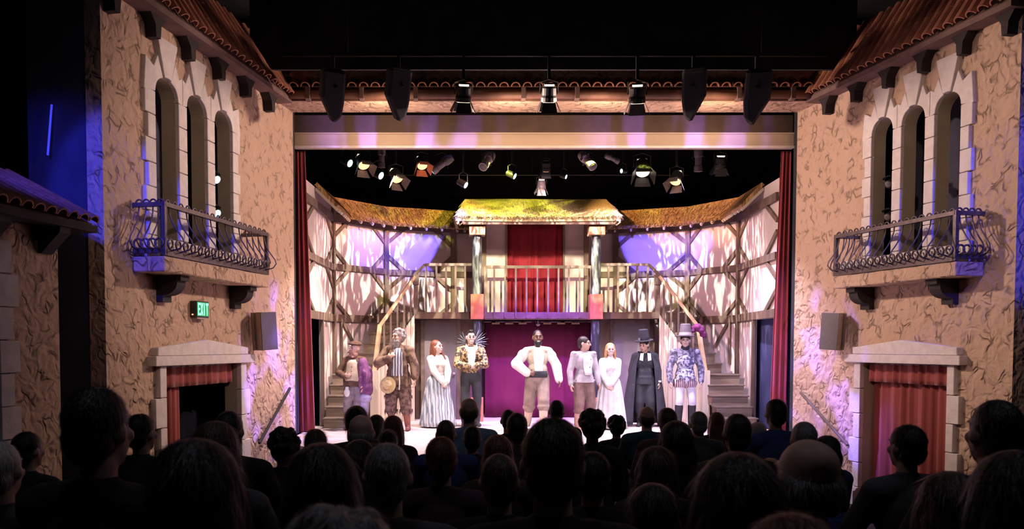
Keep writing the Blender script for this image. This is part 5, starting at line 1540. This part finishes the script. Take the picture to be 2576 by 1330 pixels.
for st in ('short', 'crop', 'bald', 'bob', 'long', 'curly', 'bun', 'tail'):
    h_ = blob('hair', hair(st, MAST[0][1], 4), 'hair_dark', None, .008, 3 if st != 'curly' else 1)
    add_strands(h_, 2600 if st not in ('crop', 'bald') else 1200, 5, length=(.012, .035) if st in ('short', 'crop', 'bald', 'curly') else (.04, .10))
    HAIRM[st] = h_
WID = dict(short=.170, crop=.163, bald=.163, bob=.230, long=.200, curly=.215, bun=.170, tail=.170)

def height_at(u, v, Y, style):
    return (at(u, v, Y).z - house_z(Y)) / (1.755 if style not in ('bob', 'long', 'curly') else 1.77)

def seat_rows(people):
    """distance of every spectator from head size, then eased apart so that nobody stands inside a neighbour"""
    Ys = []
    for u, v, w, style in [a[:4] for a in people]:
        s = .95
        for _ in range(30):
            Y = WID[style] * s * F_PX / w; s = height_at(u, v, Y, style)
        Ys.append(Y)
    Y0 = list(Ys)
    for _ in range(400):
        for i in range(len(Ys)):
            for j in range(i):
                xi, xj = at(people[i][0], 1000, Ys[i]).x, at(people[j][0], 1000, Ys[j]).x
                dx, dy = abs(xi - xj), Ys[i] - Ys[j]
                if dx < .54 and abs(dy) < .53:
                    q = (.53 - abs(dy)) * .15; sg = 1 if (dy > 0 or (dy == 0 and i > j)) else -1
                    Ys[i] += sg * q; Ys[j] -= sg * q
        for i in range(len(Ys)):
            Ys[i] = min(max(Ys[i] + (Y0[i] - Ys[i]) * .02, Y0[i] * .74), Y0[i] * 1.34)
    return Ys

def spectator(u, v, w, style, hairmat, fem, shirt, turn, label, skin='skin', Y=3.0):
    p = at(u, v, Y); s = height_at(u, v, Y, style)
    r = root('person', label, 'person', (p.x, Y, house_z(Y)), pi + rad(turn), 'audience standing in the dark house')
    r.scale = (s, s, s)
    M = MAST[fem][0]
    for nm_, mt in (('body', skin), ('shirt', shirt), ('trousers', 'cloth_black'), ('shoe', 'cloth_black'), ('shoe2', 'cloth_black')):
        o = bpy.data.objects.new(nm_.replace('2', ''), M[nm_].data); COL.objects.link(o); o.parent = r
        o.material_slots[0].link = 'OBJECT'; o.material_slots[0].material = MATS[mt]
    o = bpy.data.objects.new('hair', HAIRM[style].data); COL.objects.link(o); o.parent = r
    o.material_slots[0].link = 'OBJECT'; o.material_slots[0].material = MATS[hairmat]

K, B_, N_, G_ = 'hair_black', 'hair_brown', 'hair_dark', 'hair_grey'
AUD = [
 (1390, 1055, 168, 'short', N_, 0, 'cloth_black', 0, 'largest dark-haired head and broad shoulders in the middle foreground'),
 (250, 978, 148, 'short', N_, 0, 'cloth_black', -14, 'tall short-haired man at left whose head overlaps the left house wall'),
 (495, 1095, 258, 'bob', N_, 1, 'cloth_black', 0, 'very large bobbed head in the left foreground under the doorway with open curtain'),
 (548, 1055, 118, 'long', B_, 1, 'cloth_grey', -12, 'long brown hair just behind the large bobbed head at left'),
 (812, 1108, 204, 'bob', K, 1, 'cloth_black', 0, 'huge rounded black bob in the foreground below the red leg curtain'),
 (975, 1113, 118, 'crop', G_, 0, 'cloth_grey', 0, 'close-cropped grey head beside the huge black bob'),
 (1110, 1100, 78, 'short', 'hair_red', 0, 'cloth_plum', 0, 'reddish short-haired person in a loose dark top below the apron'),
 (855, 1283, 265, 'curly', 'hair_grey', 1, 'cloth_grey', 0, 'curly greyish head cut off by the bottom edge, left of centre'),
 (1640, 1210, 145, 'long', N_, 1, 'cloth_black', 0, 'smooth dark head low in front, right of the largest head'),
 (1650, 1118, 115, 'bob', B_, 1, 'cloth_black', 0, 'brown bobbed head directly behind the smooth low dark head'),
 (1850, 1130, 190, 'long', N_, 1, 'cloth_black', 0, 'large head with long straight hair in the right foreground'),
 (2028, 1100, 138, 'bald', G_, 0, 'cloth_black', 12, 'big bald man in profile right of the long straight hair'),
 (2078, 1093, 72, 'bob', N_, 1, 'cloth_navy', 10, 'dark-haired woman peeking from behind the big bald man'),
 (2280, 1070, 78, 'short', K, 0, 'cloth_grey', 12, 'clapping man in grey shirt in front of the right doorway curtain'),
 (2502, 1005, 122, 'crop', K, 0, 'cloth_black', 0, 'tall dark man at the far right beside the doorway jamb'),
 (2385, 1180, 180, 'bob', B_, 1, 'cloth_black', 0, 'low rounded head in the right corner in front of the tall dark man'),
 (1985, 1297, 205, 'short', 'hair_red', 0, 'cloth_black', 0, 'reddish crown of a head at the bottom edge, right of centre'),
 (357, 1043, 66, 'short', K, 0, 'cloth_black', -20, 'dark-haired man with visible ear against the left doorway jamb'),
 (578, 1033, 64, 'crop', K, 0, 'cloth_black', -8, 'cropped head overlapping the dark opening of the left doorway'),
 (72, 1088, 64, 'short', K, 0, 'cloth_black', -20, 'small dark head below the stone window sill at far left'),
 (2, 1110, 100, 'crop', 'hair_white', 0, 'cloth_grey', 0, 'white-haired head cut by the left edge of the picture'),
 (716, 1076, 78, 'curly', K, 0, 'cloth_black', 0, 'curly black head in front of the violet-lit wall end at left'),
 (795, 1080, 60, 'tail', B_, 1, 'cloth_black', 0, 'brown tied-back hair under the left red leg curtain'),
 (897, 1022, 58, 'bun', K, 1, 'cloth_black', 0, 'black hair in a high bun below the stout performer'),
 (909, 1041, 68, 'bald', G_, 0, 'cloth_black', 0, 'balding grey man right in front of the black bun'),
 (948, 1044, 42, 'short', B_, 0, 'cloth_brown', -10, 'small brown head peeking right of the balding grey man'),
 (990, 1043, 52, 'long', 'hair_red', 1, 'cloth_plum', -8, 'dark red long hair under the tall bearded performer'),
 (977, 1080, 46, 'bun', K, 1, 'cloth_black', 0, 'small dark head with bun in front of the dark red hair'),
 (905, 1102, 94, 'bob', K, 1, 'cloth_black', 0, 'dark bobbed woman below the balding grey man'),
 (1122, 1056, 50, 'crop', B_, 0, 'cloth_navy', 0, 'cropped brown head left of the denim shirt'),
 (1180, 1000, 46, 'bald', B_, 0, 'cloth_denim', 0, 'balding man in light denim shirt standing at the apron'),
 (1188, 1072, 48, 'short', K, 0, 'cloth_black', 0, 'black-haired head in front of the denim shirt'),
 (1279, 1030, 38, 'crop', K, 0, 'cloth_black', 0, 'small cropped black head under the magenta curtain at left'),
 (1300, 1040, 52, 'short', N_, 0, 'cloth_brown', 0, 'dark head overlapping the small cropped head under the magenta curtain'),
 (1252, 1090, 80, 'long', 'hair_red', 1, 'cloth_brown', 0, 'auburn hair left of the largest foreground head'),
 (1256, 1140, 96, 'crop', B_, 0, 'cloth_black', 0, 'short brown-haired head below the auburn hair, touching the largest head'),
 (1400, 1006, 40, 'crop', K, 0, 'cloth_black', 0, 'cropped black head right behind the largest head, below the striding performer'),
 (1490, 1030, 68, 'curly', N_, 1, 'cloth_black', 0, 'full curly dark hair under the pale-jacketed performer'),
 (1551, 1045, 48, 'curly', K, 1, 'cloth_black', 0, 'smaller curly black head under the woman in white'),
 (1627, 1021, 39, 'bald', B_, 0, 'cloth_teal', 0, 'bald man in teal shirt under the caped performer', 'skin'),
 (1678, 1027, 48, 'short', B_, 0, 'cloth_brown', 0, 'brown-haired man right of the teal shirt'),
 (1700, 1055, 88, 'long', K, 1, 'cloth_black', 0, 'long black hair under the plumed performer'),
 (1757, 1036, 42, 'short', G_, 0, 'cloth_grey', 0, 'grey-haired head at the foot of the right stairs'),
 (1802, 1035, 42, 'long', 'hair_red', 1, 'cloth_brown', 0, 'long red-brown hair under the right stairs'),
 (1854, 1040, 71, 'crop', K, 0, 'cloth_black', 0, 'round cropped black head below the right stairs'),
 (1905, 1060, 46, 'bob', 'hair_white', 1, 'cloth_grey', 0, 'white-haired head behind the round cropped black head'),
 (1950, 1005, 50, 'short', K, 0, 'cloth_navy', 10, 'man in navy shirt standing before the right red leg curtain'),
 (2021, 1060, 62, 'crop', G_, 0, 'cloth_black', 0, 'grey-cropped head between the navy shirt and the right handrail'),
 (1490, 1138, 92, 'short', N_, 0, 'cloth_black', 0, 'dark head half hidden right of the largest foreground head'),
 (1937, 1150, 75, 'bob', 'hair_blond', 1, 'cloth_grey', 0, 'blond crown between the long straight hair and the big bald man'),
 (2548, 1125, 200, 'long', K, 1, 'cloth_black', 0, 'dark mass of hair and shoulder in the bottom right corner'),
]
for a, y_ in zip(AUD, seat_rows(AUD)): spectator(*a, Y=y_)
for d_ in (MAST[0][0], MAST[1][0], HAIRM):
    for o in list(d_.values()): bpy.data.objects.remove(o)
